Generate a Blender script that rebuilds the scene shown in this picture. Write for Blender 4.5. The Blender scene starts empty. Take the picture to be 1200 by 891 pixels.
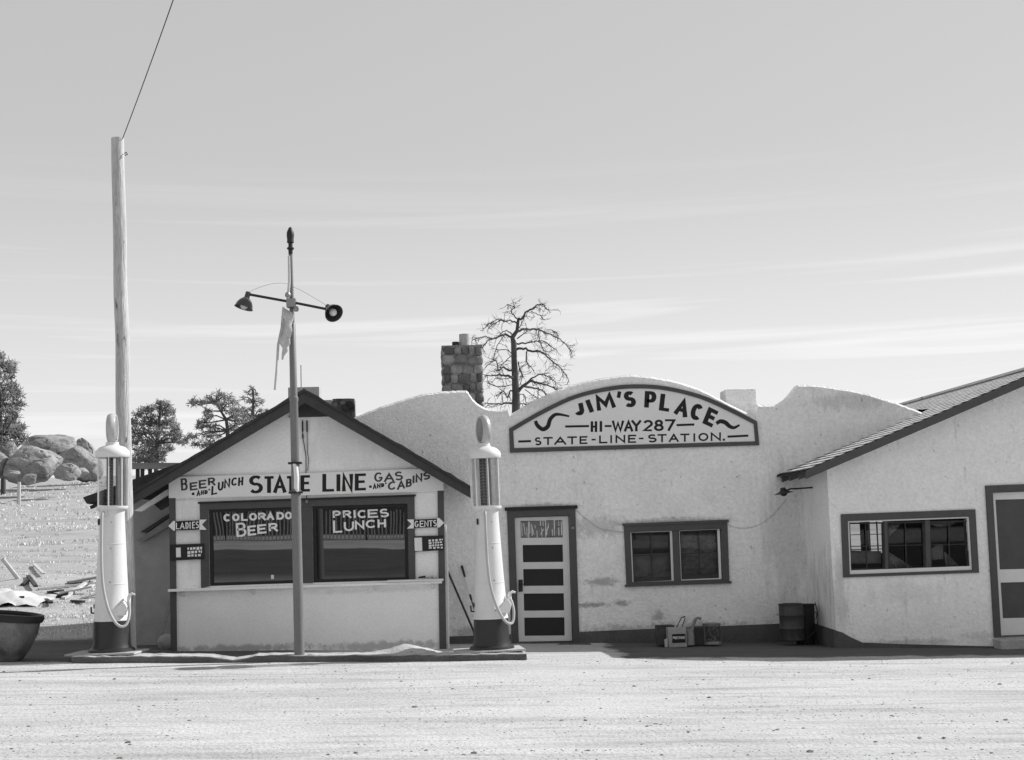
import bpy, bmesh, math, random
from mathutils import Vector, Matrix, noise
random.seed(7)
R = math.radians
S = bpy.context.scene
COL = S.collection

# ------------------------------------------------------------------ camera
F = 1563.0                      # focal length in pixels of the 1200 px wide picture
CAM = Vector((0.0, 0.0, 1.67))
YAW, PITCH, ROLL = R(3.66), R(6.65), R(1.85)
_fw = Vector((math.sin(YAW) * math.cos(PITCH), math.cos(YAW) * math.cos(PITCH), math.sin(PITCH)))
_r0 = Vector((math.cos(YAW), -math.sin(YAW), 0))
_u0 = _r0.cross(_fw)
_rt = _r0 * math.cos(ROLL) - _u0 * math.sin(ROLL)
_up = _u0 * math.cos(ROLL) + _r0 * math.sin(ROLL)
cam_data = bpy.data.cameras.new('camera')
cam = bpy.data.objects.new('camera', cam_data); COL.objects.link(cam)
M = Matrix((( _rt.x, _up.x, -_fw.x, CAM.x), (_rt.y, _up.y, -_fw.y, CAM.y), (_rt.z, _up.z, -_fw.z, CAM.z), (0, 0, 0, 1)))
cam.matrix_world = M
cam_data.sensor_width = 36.0
cam_data.lens = 36.0 * F / 1200.0
cam_data.clip_end = 5000
S.camera = cam

# ------------------------------------------------------------------ world, sun, exposure
SUN_DIR = Vector((1.24, 0.42, 1.0)).normalized()      # towards the sun: from the right, a little behind the fronts
SUN_EL = math.asin(SUN_DIR.z)
W = bpy.data.worlds.new('World'); S.world = W; W.use_nodes = True
nt = W.node_tree; nt.nodes.clear()
def wn(t, **k):
    n = nt.nodes.new(t)
    for a, v in k.items(): setattr(n, a, v)
    return n
sky = wn('ShaderNodeTexSky', sky_type='NISHITA', sun_disc=False, sun_elevation=SUN_EL,
         sun_rotation=math.atan2(SUN_DIR.x, SUN_DIR.y), altitude=2200, air_density=1.0, dust_density=1.2, ozone_density=1.0)
sep = wn('ShaderNodeSeparateColor')                   # black and white film: mostly blue sensitive
mixb = wn('ShaderNodeMath', operation='MULTIPLY_ADD')
geo = wn('ShaderNodeTexCoord')
mp = wn('ShaderNodeMapping'); mp.inputs['Scale'].default_value = (1.7, 1.7, 60); mp.inputs['Rotation'].default_value = (0, R(2.5), 0)
ns = wn('ShaderNodeTexNoise'); ns.inputs['Scale'].default_value = 1.0; ns.inputs['Detail'].default_value = 6; ns.inputs['Roughness'].default_value = .55; ns.inputs['Distortion'].default_value = .6
rp = wn('ShaderNodeValToRGB'); rp.color_ramp.elements[0].position = .53; rp.color_ramp.elements[1].position = .74
mp2 = wn('ShaderNodeMapping'); mp2.inputs['Scale'].default_value = (3.0, 3.0, 9.0)
ns2 = wn('ShaderNodeTexNoise'); ns2.inputs['Scale'].default_value = 1.0; ns2.inputs['Detail'].default_value = 2
sxyz = wn('ShaderNodeSeparateXYZ')
mr = wn('ShaderNodeMapRange'); mr.inputs[1].default_value = .30; mr.inputs[2].default_value = .14; mr.inputs[3].default_value = 0; mr.inputs[4].default_value = 1
m1 = wn('ShaderNodeMath', operation='MULTIPLY'); m2 = wn('ShaderNodeMath', operation='MULTIPLY'); m3 = wn('ShaderNodeMath', operation='ADD')
hz = wn('ShaderNodeMapRange'); hz.interpolation_type = 'SMOOTHSTEP'
hz.inputs[1].default_value = .30; hz.inputs[2].default_value = .05; hz.inputs[3].default_value = 0; hz.inputs[4].default_value = .50
comb = wn('ShaderNodeMath', operation='ADD')
SKY_CLOUD = 1.5
mixc = wn('ShaderNodeMath', operation='MULTIPLY_ADD'); mixc.inputs[1].default_value = SKY_CLOUD
bg = wn('ShaderNodeBackground'); bg.inputs['Strength'].default_value = 0.12
wo = wn('ShaderNodeOutputWorld')
L = nt.links.new
L(sky.outputs[0], sep.inputs[0])
L(sep.outputs[2], mixb.inputs[0]); mixb.inputs[1].default_value = 1.0
g_m = wn('ShaderNodeMath', operation='MULTIPLY'); L(sep.outputs[1], g_m.inputs[0]); g_m.inputs[1].default_value = 0.0
L(g_m.outputs[0], mixb.inputs[2])
pw = wn('ShaderNodeMath', operation='POWER'); pw.inputs[1].default_value = .30           # the film's soft response to the bright sky
pk = wn('ShaderNodeMath', operation='MULTIPLY'); pk.inputs[1].default_value = 1.60
L(mixb.outputs[0], pw.inputs[0]); L(pw.outputs[0], pk.inputs[0])
L(geo.outputs['Generated'], mp.inputs[0]); L(mp.outputs[0], ns.inputs['Vector']); L(ns.outputs[0], rp.inputs[0])
L(geo.outputs['Generated'], mp2.inputs[0]); L(mp2.outputs[0], ns2.inputs['Vector'])
L(geo.outputs['Generated'], sxyz.inputs[0]); L(sxyz.outputs[2], mr.inputs[0]); L(sxyz.outputs[2], hz.inputs[0])
L(rp.outputs[0], m1.inputs[0]); L(mr.outputs[0], m1.inputs[1])
L(m1.outputs[0], m2.inputs[0]); L(ns2.outputs[0], m2.inputs[1])
L(m2.outputs[0], comb.inputs[0]); L(hz.outputs[0], comb.inputs[1])
L(comb.outputs[0], mixc.inputs[0]); L(pk.outputs[0], mixc.inputs[2])
L(mixc.outputs[0], bg.inputs['Color']); L(bg.outputs[0], wo.inputs[0])

sd = bpy.data.lights.new('sun', 'SUN'); sd.energy = 2.8; sd.angle = R(0.53); sd.color = (1.0, 1.0, 1.0)   # panchromatic film: no tint
so = bpy.data.objects.new('sun', sd); COL.objects.link(so)
so.rotation_euler = SUN_DIR.to_track_quat('Z', 'Y').to_euler()
S.view_settings.view_transform = 'Standard'; S.view_settings.look = 'None'
S.view_settings.gamma = 1.0; S.view_settings.use_curve_mapping = False
S.view_settings.exposure = 0.98

# ------------------------------------------------------------------ helpers
def at(px, py, Y):
    """the point at depth Y of the place that the photograph shows at pixel (px, py)"""
    a = (px - 600.0) / F; b = (445.5 - py) / F
    d = _fw + _rt * a + _up * b
    return CAM + d * (Y / d.y)

YM, YW, YH = 21.0, 19.7, 20.0       # cafe front, side building front, hut front

def obj_root_loc(o):
    v = Vector((0, 0, 0))
    while o is not None:
        v += o.location; o = o.parent
    return v

class MB:
    def __init__(s): s.v = []; s.f = []
    def add(s, vs, fs):
        n = len(s.v); s.v += [tuple(p) for p in vs]; s.f += [tuple(n + i for i in f) for f in fs]
    def hexa(s, a, b):
        """front ring a (4 pts), back ring b (4 pts)"""
        s.add(list(a) + list(b), [(0, 1, 2, 3), (7, 6, 5, 4), (0, 4, 5, 1), (1, 5, 6, 2), (2, 6, 7, 3), (3, 7, 4, 0)])
    def box(s, x0, x1, y0, y1, z0, z1):
        s.hexa([(x0, y0, z0), (x1, y0, z0), (x1, y0, z1), (x0, y0, z1)], [(x0, y1, z0), (x1, y1, z0), (x1, y1, z1), (x0, y1, z1)])
    def prism(s, pts, ext):
        n = len(pts); e = Vector(ext)
        vs = [Vector(p) for p in pts]; vs = vs + [p + e for p in vs]
        s.add(vs, [tuple(range(n)), tuple(range(2 * n - 1, n - 1, -1))] + [(i, i + n, (i + 1) % n + n, (i + 1) % n) for i in range(n)])
    def ring(s, outer, inner, y0, y1):
        """closed frame between two loops of (x, ?, z) points, from y0 (front) to y1 (back)"""
        n = len(outer); vs = []
        for loop, y in ((outer, y0), (inner, y0), (outer, y1), (inner, y1)): vs += [(p[0], y, p[2]) for p in loop]
        fs = []
        for i in range(n):
            j = (i + 1) % n
            fs += [(i, j, n + j, n + i), (2 * n + j, 2 * n + i, 3 * n + i, 3 * n + j), (i, 2 * n + i, 2 * n + j, j), (n + j, 3 * n + j, 3 * n + i, n + i)]
        s.add(vs, fs)
    def tube(s, path, rad, n=10, cap=True):
        P = [Vector(p) for p in path]
        if not hasattr(rad, '__len__'): rad = [rad] * len(P)
        vs = []; fs = []; prev = None
        for i, p in enumerate(P):
            t = (P[min(i + 1, len(P) - 1)] - P[max(i - 1, 0)])
            t = t.normalized() if t.length > 1e-9 else Vector((0, 0, 1))
            if prev is None:
                a = Vector((0, 1, 0)) if abs(t.y) < .9 else Vector((1, 0, 0))
                u = t.cross(a).normalized()
            else:
                u = (prev - t * prev.dot(t))
                u = u.normalized() if u.length > 1e-6 else t.orthogonal().normalized()
            prev = u; w = t.cross(u)
            for k in range(n):
                an = 2 * math.pi * k / n
                vs.append(p + (u * math.cos(an) + w * math.sin(an)) * rad[i])
        for i in range(len(P) - 1):
            for k in range(n):
                k2 = (k + 1) % n
                fs.append((i * n + k, i * n + k2, (i + 1) * n + k2, (i + 1) * n + k))
        if cap:
            fs.append(tuple(range(n - 1, -1, -1))); m = (len(P) - 1) * n; fs.append(tuple(m + k for k in range(n)))
        s.add(vs, fs)
    def lathe(s, prof, c=(0, 0, 0), n=28, axis='Z'):
        """prof: (radius, height)"""
        vs = []; fs = []; c = Vector(c)
        for r, h in prof:
            for k in range(n):
                a = 2 * math.pi * k / n
                v = Vector((r * math.cos(a), r * math.sin(a), h))
                if axis == 'X': v = Vector((v.z, v.x, v.y))
                elif axis == 'Y': v = Vector((v.x, v.z, v.y))
                elif axis != 'Z': v = axis @ v
                vs.append(c + v)
        for i in range(len(prof) - 1):
            for k in range(n):
                k2 = (k + 1) % n
                fs.append((i * n + k, i * n + k2, (i + 1) * n + k2, (i + 1) * n + k))
        if prof[0][0] > 1e-5: fs.append(tuple(range(n - 1, -1, -1)))
        if prof[-1][0] > 1e-5: m = (len(prof) - 1) * n; fs.append(tuple(m + k for k in range(n)))
        s.add(vs, fs)
    def build(s, name, mat, parent=None, smooth=False, bevel=0, world=True, fix=True):
        me = bpy.data.meshes.new(name)
        off = obj_root_loc(parent) if (parent and world) else Vector((0, 0, 0))
        me.from_pydata([(v[0] - off.x, v[1] - off.y, v[2] - off.z) for v in s.v], [], s.f)
        if fix:
            bm = bmesh.new(); bm.from_mesh(me)
            bmesh.ops.recalc_face_normals(bm, faces=bm.faces); bm.to_mesh(me); bm.free()
        if mat: me.materials.append(mat)
        o = bpy.data.objects.new(name, me); COL.objects.link(o)
        if parent: o.parent = parent
        if smooth:
            me.shade_smooth()
            try: me.set_sharp_from_angle(angle=R(40))
            except Exception: pass
        if bevel:
            b = o.modifiers.new('bevel', 'BEVEL'); b.width = bevel; b.segments = 2; b.limit_method = 'ANGLE'; b.angle_limit = R(40)
        return o

def tag(o, label=None, cat=None, group=None, kind=None):
    if label: o['label'] = label
    if cat: o['category'] = cat
    if group: o['group'] = group
    if kind: o['kind'] = kind
    return o
def thing(name, loc, label, cat, group=None):
    o = bpy.data.objects.new(name, None); COL.objects.link(o); o.location = loc; o.empty_display_size = .2
    return tag(o, label, cat, group)
def copy_tree(o, parent=None):
    c = o.copy(); COL.objects.link(c)
    if parent: c.parent = parent
    for ch in list(o.children): copy_tree(ch, c)
    return c

class Quad:
    """four pixel corners TL TR BR BL on the plane y = Y"""
    def __init__(s, tl, tr, br, bl, Y): s.c = [Vector((p[0], p[1])) for p in (tl, tr, br, bl)]; s.Y = Y
    def px(s, u, v):
        a, b, c, d = s.c
        return (a * (1 - u) + b * u) * (1 - v) + (d * (1 - u) + c * u) * v
    def pt(s, u, v, off=0.0):
        p = s.px(u, v); w = at(p.x, p.y, s.Y); return Vector((w.x, w.y - off, w.z))
    def loop(s, u0=0, u1=1, v0=0, v1=1, off=0.0):
        return [s.pt(u0, v1, off), s.pt(u1, v1, off), s.pt(u1, v0, off), s.pt(u0, v0, off)]
    def sub(s, u0, u1, v0, v1): return Quad(s.px(u0, v0), s.px(u1, v0), s.px(u1, v1), s.px(u0, v1), s.Y)
    def inset(s, l, t, r, b):
        w = (s.c[1] - s.c[0]).length; h = (s.c[3] - s.c[0]).length
        return s.sub(l / w, 1 - r / w, t / h, 1 - b / h)
    def box(s, mb, u0, u1, v0, v1, front, back): mb.hexa(s.loop(u0, u1, v0, v1, front), s.loop(u0, u1, v0, v1, back))
    def ring(s, mb, inner, front, back): mb.ring(s.loop(), inner.loop(), s.Y - front, s.Y - back)

# ------------------------------------------------------------------ materials (all greys: a black and white photograph)
MATS = {}
def mat(name, val, rough=.8, var=.12, scale=6.0, bump=0.0, bscale=40.0, stretch=(1, 1, 1), metal=0.0, spec=.3, stains=None, fine=0.0, detail=6):
    if name in MATS: return MATS[name]
    m = bpy.data.materials.new(name); m.use_nodes = True; t = m.node_tree; N = t.nodes; Lk = t.links.new
    b = N['Principled BSDF']; b.inputs['Roughness'].default_value = rough; b.inputs['Metallic'].default_value = metal
    b.inputs['Specular IOR Level'].default_value = spec
    tc = N.new('ShaderNodeTexCoord'); g = N.new('ShaderNodeNewGeometry')
    mpn = N.new('ShaderNodeMapping'); mpn.inputs['Scale'].default_value = stretch
    Lk(g.outputs['Position'], mpn.inputs[0])
    n1 = N.new('ShaderNodeTexNoise'); n1.inputs['Scale'].default_value = scale; n1.inputs['Detail'].default_value = detail; n1.inputs['Roughness'].default_value = .62
    Lk(mpn.outputs[0], n1.inputs['Vector'])
    r1 = N.new('ShaderNodeMapRange'); r1.inputs[1].default_value = .25; r1.inputs[2].default_value = .75
    r1.inputs[3].default_value = val * (1 - var); r1.inputs[4].default_value = val * (1 + var)
    Lk(n1.outputs[0], r1.inputs[0]); last = r1.outputs[0]
    if fine:
        n3 = N.new('ShaderNodeTexNoise'); n3.inputs['Scale'].default_value = scale * 14; n3.inputs['Detail'].default_value = 3
        Lk(mpn.outputs[0], n3.inputs['Vector'])
        r3 = N.new('ShaderNodeMapRange'); r3.inputs[1].default_value = .3; r3.inputs[2].default_value = .7; r3.inputs[3].default_value = 1 - fine; r3.inputs[4].default_value = 1 + fine
        Lk(n3.outputs[0], r3.inputs[0]); mu = N.new('ShaderNodeMath'); mu.operation = 'MULTIPLY'
        Lk(last, mu.inputs[0]); Lk(r3.outputs[0], mu.inputs[1]); last = mu.outputs[0]
    for st in (stains or []):
        sc, strz, lo, hi, amt = st
        ms = N.new('ShaderNodeMapping'); ms.inputs['Scale'].default_value = strz; Lk(g.outputs['Position'], ms.inputs[0])
        n2 = N.new('ShaderNodeTexNoise'); n2.inputs['Scale'].default_value = sc; n2.inputs['Detail'].default_value = 5; n2.inputs['Roughness'].default_value = .65
        Lk(ms.outputs[0], n2.inputs['Vector'])
        r2 = N.new('ShaderNodeMapRange'); r2.inputs[1].default_value = lo; r2.inputs[2].default_value = hi; r2.inputs[3].default_value = 1; r2.inputs[4].default_value = 1 - amt
        Lk(n2.outputs[0], r2.inputs[0]); mu = N.new('ShaderNodeMath'); mu.operation = 'MULTIPLY'
        Lk(last, mu.inputs[0]); Lk(r2.outputs[0], mu.inputs[1]); last = mu.outputs[0]
    Lk(last, b.inputs['Base Color'])
    if bump:
        nb = N.new('ShaderNodeTexNoise'); nb.inputs['Scale'].default_value = bscale; nb.inputs['Detail'].default_value = 5
        Lk(mpn.outputs[0], nb.inputs['Vector'])
        bu = N.new('ShaderNodeBump'); bu.inputs['Strength'].default_value = bump; bu.inputs['Distance'].default_value = .03
        Lk(nb.outputs[0], bu.inputs['Height']); Lk(bu.outputs[0], b.inputs['Normal'])
    MATS[name] = m; return m

stucco = mat('stucco_wall', .85, .95, .08, 1.3, .7, 30, spec=.1, fine=.08,
             stains=[(1.1, (1, 1, 1), .55, .75, .10), (7, (1, 1, .14), .62, .72, .25), (13, (1, 1, .6), .63, .67, .42), (40, (1, 1, 1), .64, .69, .25)])
stucco2 = mat('whitewash_wall', .86, .95, .07, 1.6, .4, 26, spec=.1, fine=.07,
             stains=[(9, (1, 1, .12), .62, .72, .25), (14, (1, 1, 1), .65, .69, .35), (40, (1, 1, 1), .65, .69, .2)])
hutwall = mat('hut_plaster', .88, .95, .05, 2.0, .15, 40, spec=.1, fine=.05, stains=[(3, (1, 1, .6), .62, .8, .12)])
shedwall = mat('shed_board', .36, .95, .12, 5, .3, 60, spec=.1, fine=.12)
trim = mat('grey_trim_paint', .080, .6, .12, 6, .1, 60, (1, 1, 1), fine=.12)
trimdk = mat('dark_trim_paint', .022, .6, .15, 6, fine=.1)
fasciam = mat('fascia_paint', .055, .7, .2, 5, .1, 50, fine=.15)
white = mat('white_paint', .72, .55, .05, 4, fine=.04)
cream = mat('pale_door_paint', .66, .6, .08, 5, fine=.06)
signw = mat('sign_white', .78, .6, .04, 3, fine=.03)
signw2 = mat('board_white', .82, .6, .04, 3, fine=.03)
ink = mat('black_ink', .012, .5, .1, 8)
inkg = mat('grey_ink', .06, .6, .2, 8)
plinth = mat('plinth_paint', .10, .9, .25, 3, .3, 40, fine=.15)
shingle = mat('cedar_shingle', .58, .9, .12, 9, .0, 60, (1, 3, 1), fine=.2)
roofm = mat('dark_roofing', .05, .95, .35, 8, .5, 40, fine=.3)
pumpw = mat('pump_enamel', .70, .35, .05, 3, spec=.45, fine=.03, stains=[(5, (1, 1, .2), .55, .72, .16), (24, (1, 1, .5), .66, .72, .35)])
pumpk = mat('pump_black', .020, .45, .2, 5, spec=.5)
steel = mat('dull_steel', .30, .38, .15, 8, metal=.6)
polem = mat('painted_pole', .17, .5, .12, 8, stretch=(1, 1, .2), spec=.4, fine=.1)
darkmetal = mat('dark_metal', .03, .5, .2, 8, metal=.2)
wood = mat('weathered_wood', .48, .9, .35, 8, .5, 60, (1, 1, .06), fine=.25, stains=[(16, (1, 1, .18), .62, .7, .75)])
woodh = mat('weathered_board', .28, .9, .35, 8, .4, 50, (.1, 1, 1), fine=.2)
woodl = mat('pale_lumber', .48, .9, .2, 8, fine=.15)
wdark = mat('dark_wood', .05, .9, .3, 8, fine=.2)
concrete = mat('concrete', .42, .95, .2, 3, .4, 40, fine=.15)
stone = mat('boulder_granite', .27, .95, .35, 1.1, 1.0, 4, fine=.22, stains=[(1.0, (1, 1, 2), .48, .66, .45), (4, (1, 1, 1), .6, .7, .4)])
canvas = mat('canvas', .52, .9, .12, 4, .3, 12)
rubber = mat('hose_rubber', .45, .6, .1, 6)
tin = mat('tin_can', .22, .5, .25, 14, metal=.3, fine=.2)
cardm = mat('grey_carton', .22, .8, .15, 10, fine=.1)
bark = mat('dead_bark', .085, .95, .35, 4, .6, 20, (1, 1, .3), fine=.2)
needle = mat('pine_needle', .19, .8, .5, 1.2)
grassm = mat('dry_grass', .66, 1.0, .3, .8, spec=0)
slat = mat('slat_wood', .34, .9, .25, 7)
curtm = mat('curtain', .30, .95, .4, 5, stretch=(3, 1, 1))

def glass_dark(name, base, ior, bump=.02, bs=3.0):
    m = mat(name, base, .03, .2, 3); b = m.node_tree.nodes['Principled BSDF']
    b.inputs['Roughness'].default_value = .002; b.inputs['IOR'].default_value = ior; b.inputs['Specular IOR Level'].default_value = .5
    N = m.node_tree.nodes; t = m.node_tree.links.new
    g = N.new('ShaderNodeNewGeometry'); n = N.new('ShaderNodeTexNoise'); n.inputs['Scale'].default_value = bs; n.inputs['Detail'].default_value = 1
    bu = N.new('ShaderNodeBump'); bu.inputs['Strength'].default_value = bump; bu.inputs['Distance'].default_value = .05
    t(g.outputs['Position'], n.inputs['Vector']); t(n.outputs[0], bu.inputs['Height']); t(bu.outputs[0], b.inputs['Normal'])
    return m
def blot(m, pts, Y=YM):
    N = m.node_tree.nodes; t = m.node_tree.links.new; b = N['Principled BSDF']; cur = b.inputs['Base Color'].links[0].from_socket
    g = N.new('ShaderNodeNewGeometry')
    n = N.new('ShaderNodeTexNoise'); n.inputs['Scale'].default_value = 9; n.inputs['Detail'].default_value = 6; n.inputs['Roughness'].default_value = .7
    for (px, py, rx, ry, amt, sz) in pts:
        mpn = N.new('ShaderNodeMapping'); mpn.inputs['Scale'].default_value = (1, 1, sz); t(g.outputs['Position'], mpn.inputs[0])
        n = N.new('ShaderNodeTexNoise'); n.inputs['Scale'].default_value = 9; n.inputs['Detail'].default_value = 6; n.inputs['Roughness'].default_value = .7; t(mpn.outputs[0], n.inputs['Vector'])
        c = at(px, py, Y); k = Y / F
        s_ = N.new('ShaderNodeVectorMath'); s_.operation = 'SUBTRACT'; t(g.outputs['Position'], s_.inputs[0]); s_.inputs[1].default_value = c
        d_ = N.new('ShaderNodeVectorMath'); d_.operation = 'MULTIPLY'; t(s_.outputs[0], d_.inputs[0]); d_.inputs[1].default_value = (1 / (rx * k), .0, 1 / (ry * k))
        l_ = N.new('ShaderNodeVectorMath'); l_.operation = 'LENGTH'; t(d_.outputs[0], l_.inputs[0])
        a = N.new('ShaderNodeMath'); a.operation = 'MULTIPLY_ADD'; t(n.outputs[0], a.inputs[0]); a.inputs[1].default_value = -2.6; t(l_.outputs['Value'], a.inputs[2])
        r = N.new('ShaderNodeMapRange'); r.inputs[1].default_value = -.9; r.inputs[2].default_value = -.35; r.inputs[3].default_value = 1 - amt; r.inputs[4].default_value = 1; t(a.outputs[0], r.inputs[0])
        mu = N.new('ShaderNodeMath'); mu.operation = 'MULTIPLY'; t(cur, mu.inputs[0]); t(r.outputs[0], mu.inputs[1]); cur = mu.outputs[0]
    t(cur, b.inputs['Base Color'])
blot(stucco, [(706, 682, 26, 6, .45, 2), (692, 709, 28, 4, .5, 2), (728, 707, 12, 5, .5, 2), (922, 625, 40, 110, .22, .12), (702, 618, 50, 16, .28, 1), (792, 611, 80, 6, .35, 1.5), (635, 594, 50, 5, .3, 1.5), (772, 722, 10, 9, .4, 1), (780, 738, 170, 10, .35, .8), (560, 741, 40, 9, .35, .8), (640, 470, 60, 14, .15, .3), (1000, 470, 60, 14, .2, .3)])
blot(stucco2, [(1065, 694, 70, 16, .10, .10), (1060, 754, 90, 6, .3, .8), (985, 690, 14, 60, .25, .2), (1150, 746, 30, 8, .2, .8)], YW)
blot(hutwall, [(280, 760, 110, 6, .45, .8), (450, 757, 100, 7, .4, .8), (440, 692, 100, 4, .12, .5), (222, 620, 20, 60, .12, .2), (400, 520, 60, 40, .1, .3)], YH)
glass = glass_dark('window_glass', .006, 2.3, .02, 1.2)
def pane_glass():
    m = bpy.data.materials.new('old_window_glass'); m.use_nodes = True; N = m.node_tree.nodes; t = m.node_tree.links.new; N.clear()
    o = N.new('ShaderNodeOutputMaterial'); mx = N.new('ShaderNodeMixShader'); tr = N.new('ShaderNodeBsdfTransparent'); gl = N.new('ShaderNodeBsdfGlossy')
    tr.inputs[0].default_value = (.76, .76, .76, 1); gl.inputs['Roughness'].default_value = .004
    lw = N.new('ShaderNodeFresnel'); lw.inputs['IOR'].default_value = 1.42
    t(lw.outputs[0], mx.inputs[0]); t(tr.outputs[0], mx.inputs[1]); t(gl.outputs[0], mx.inputs[2]); t(mx.outputs[0], o.inputs[0])
    return m
glass2 = pane_glass()
screenm = mat('door_screen', .030, .8, .1, 20)

def clear_glass():
    m = bpy.data.materials.new('clear_cylinder_glass'); m.use_nodes = True; N = m.node_tree.nodes; t = m.node_tree.links.new; N.clear()
    o = N.new('ShaderNodeOutputMaterial'); mx = N.new('ShaderNodeMixShader'); tr = N.new('ShaderNodeBsdfTransparent'); gl = N.new('ShaderNodeBsdfGlossy')
    tr.inputs[0].default_value = (.80, .80, .80, 1); gl.inputs['Roughness'].default_value = .03
    lw = N.new('ShaderNodeLayerWeight'); lw.inputs[0].default_value = .5; pw_ = N.new('ShaderNodeMath'); pw_.operation = 'POWER'; pw_.inputs[1].default_value = 4; t(lw.outputs['Facing'], pw_.inputs[0])
    ma = N.new('ShaderNodeMath'); ma.operation = 'MULTIPLY_ADD'; ma.inputs[1].default_value = .55; ma.inputs[2].default_value = .05; t(pw_.outputs[0], ma.inputs[0])
    t(ma.outputs[0], mx.inputs[0]); t(tr.outputs[0], mx.inputs[1]); t(gl.outputs[0], mx.inputs[2]); t(mx.outputs[0], o.inputs[0])
    return m
cglass = clear_glass()

def masonry(name, val, sc):
    m = mat(name, val, .95, .25, 4, fine=.2); N = m.node_tree.nodes; t = m.node_tree.links.new; b = N['Principled BSDF']
    g = N.new('ShaderNodeNewGeometry')
    wob = N.new('ShaderNodeTexNoise'); wob.inputs['Scale'].default_value = 3
    ad = N.new('ShaderNodeVectorMath'); ad.operation = 'MULTIPLY_ADD'; ad.inputs[1].default_value = (.12,) * 3
    t(g.outputs['Position'], wob.inputs['Vector']); t(wob.outputs['Color'], ad.inputs[0]); t(g.outputs['Position'], ad.inputs[2])
    v = N.new('ShaderNodeTexVoronoi'); v.feature = 'F1'; v.inputs['Scale'].default_value = sc
    v2 = N.new('ShaderNodeTexVoronoi'); v2.feature = 'DISTANCE_TO_EDGE'; v2.inputs['Scale'].default_value = sc
    t(ad.outputs[0], v.inputs['Vector']); t(ad.outputs[0], v2.inputs['Vector'])
    s = N.new('ShaderNodeSeparateColor'); t(v.outputs['Color'], s.inputs[0])
    r = N.new('ShaderNodeMapRange'); r.inputs[3].default_value = val * .3; r.inputs[4].default_value = val * 1.8; t(s.outputs[0], r.inputs[0])
    e = N.new('ShaderNodeMapRange'); e.inputs[1].default_value = 0; e.inputs[2].default_value = .07; e.inputs[3].default_value = .75; e.inputs[4].default_value = 1; t(v2.outputs[0], e.inputs[0])
    mu = N.new('ShaderNodeMath'); mu.operation = 'MULTIPLY'; t(r.outputs[0], mu.inputs[0]); t(e.outputs[0], mu.inputs[1])
    old = b.inputs['Base Color'].links[0].from_socket
    m2 = N.new('ShaderNodeMath'); m2.operation = 'MULTIPLY'; t(mu.outputs[0], m2.inputs[0]); 
    nn = N.new('ShaderNodeMath'); nn.operation = 'DIVIDE'; t(old, nn.inputs[0]); nn.inputs[1].default_value = val
    t(nn.outputs[0], m2.inputs[1]); t(m2.outputs[0], b.inputs['Base Color'])
    bu = N.new('ShaderNodeBump'); bu.inputs['Strength'].default_value = .8; bu.inputs['Distance'].default_value = .05
    t(v2.outputs[0], bu.inputs['Height']); t(bu.outputs[0], b.inputs['Normal'])
    return m
stonework = masonry('stone_masonry', .24, 6.0)
brickwork = masonry('brick_masonry', .10, 9.0)

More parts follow.
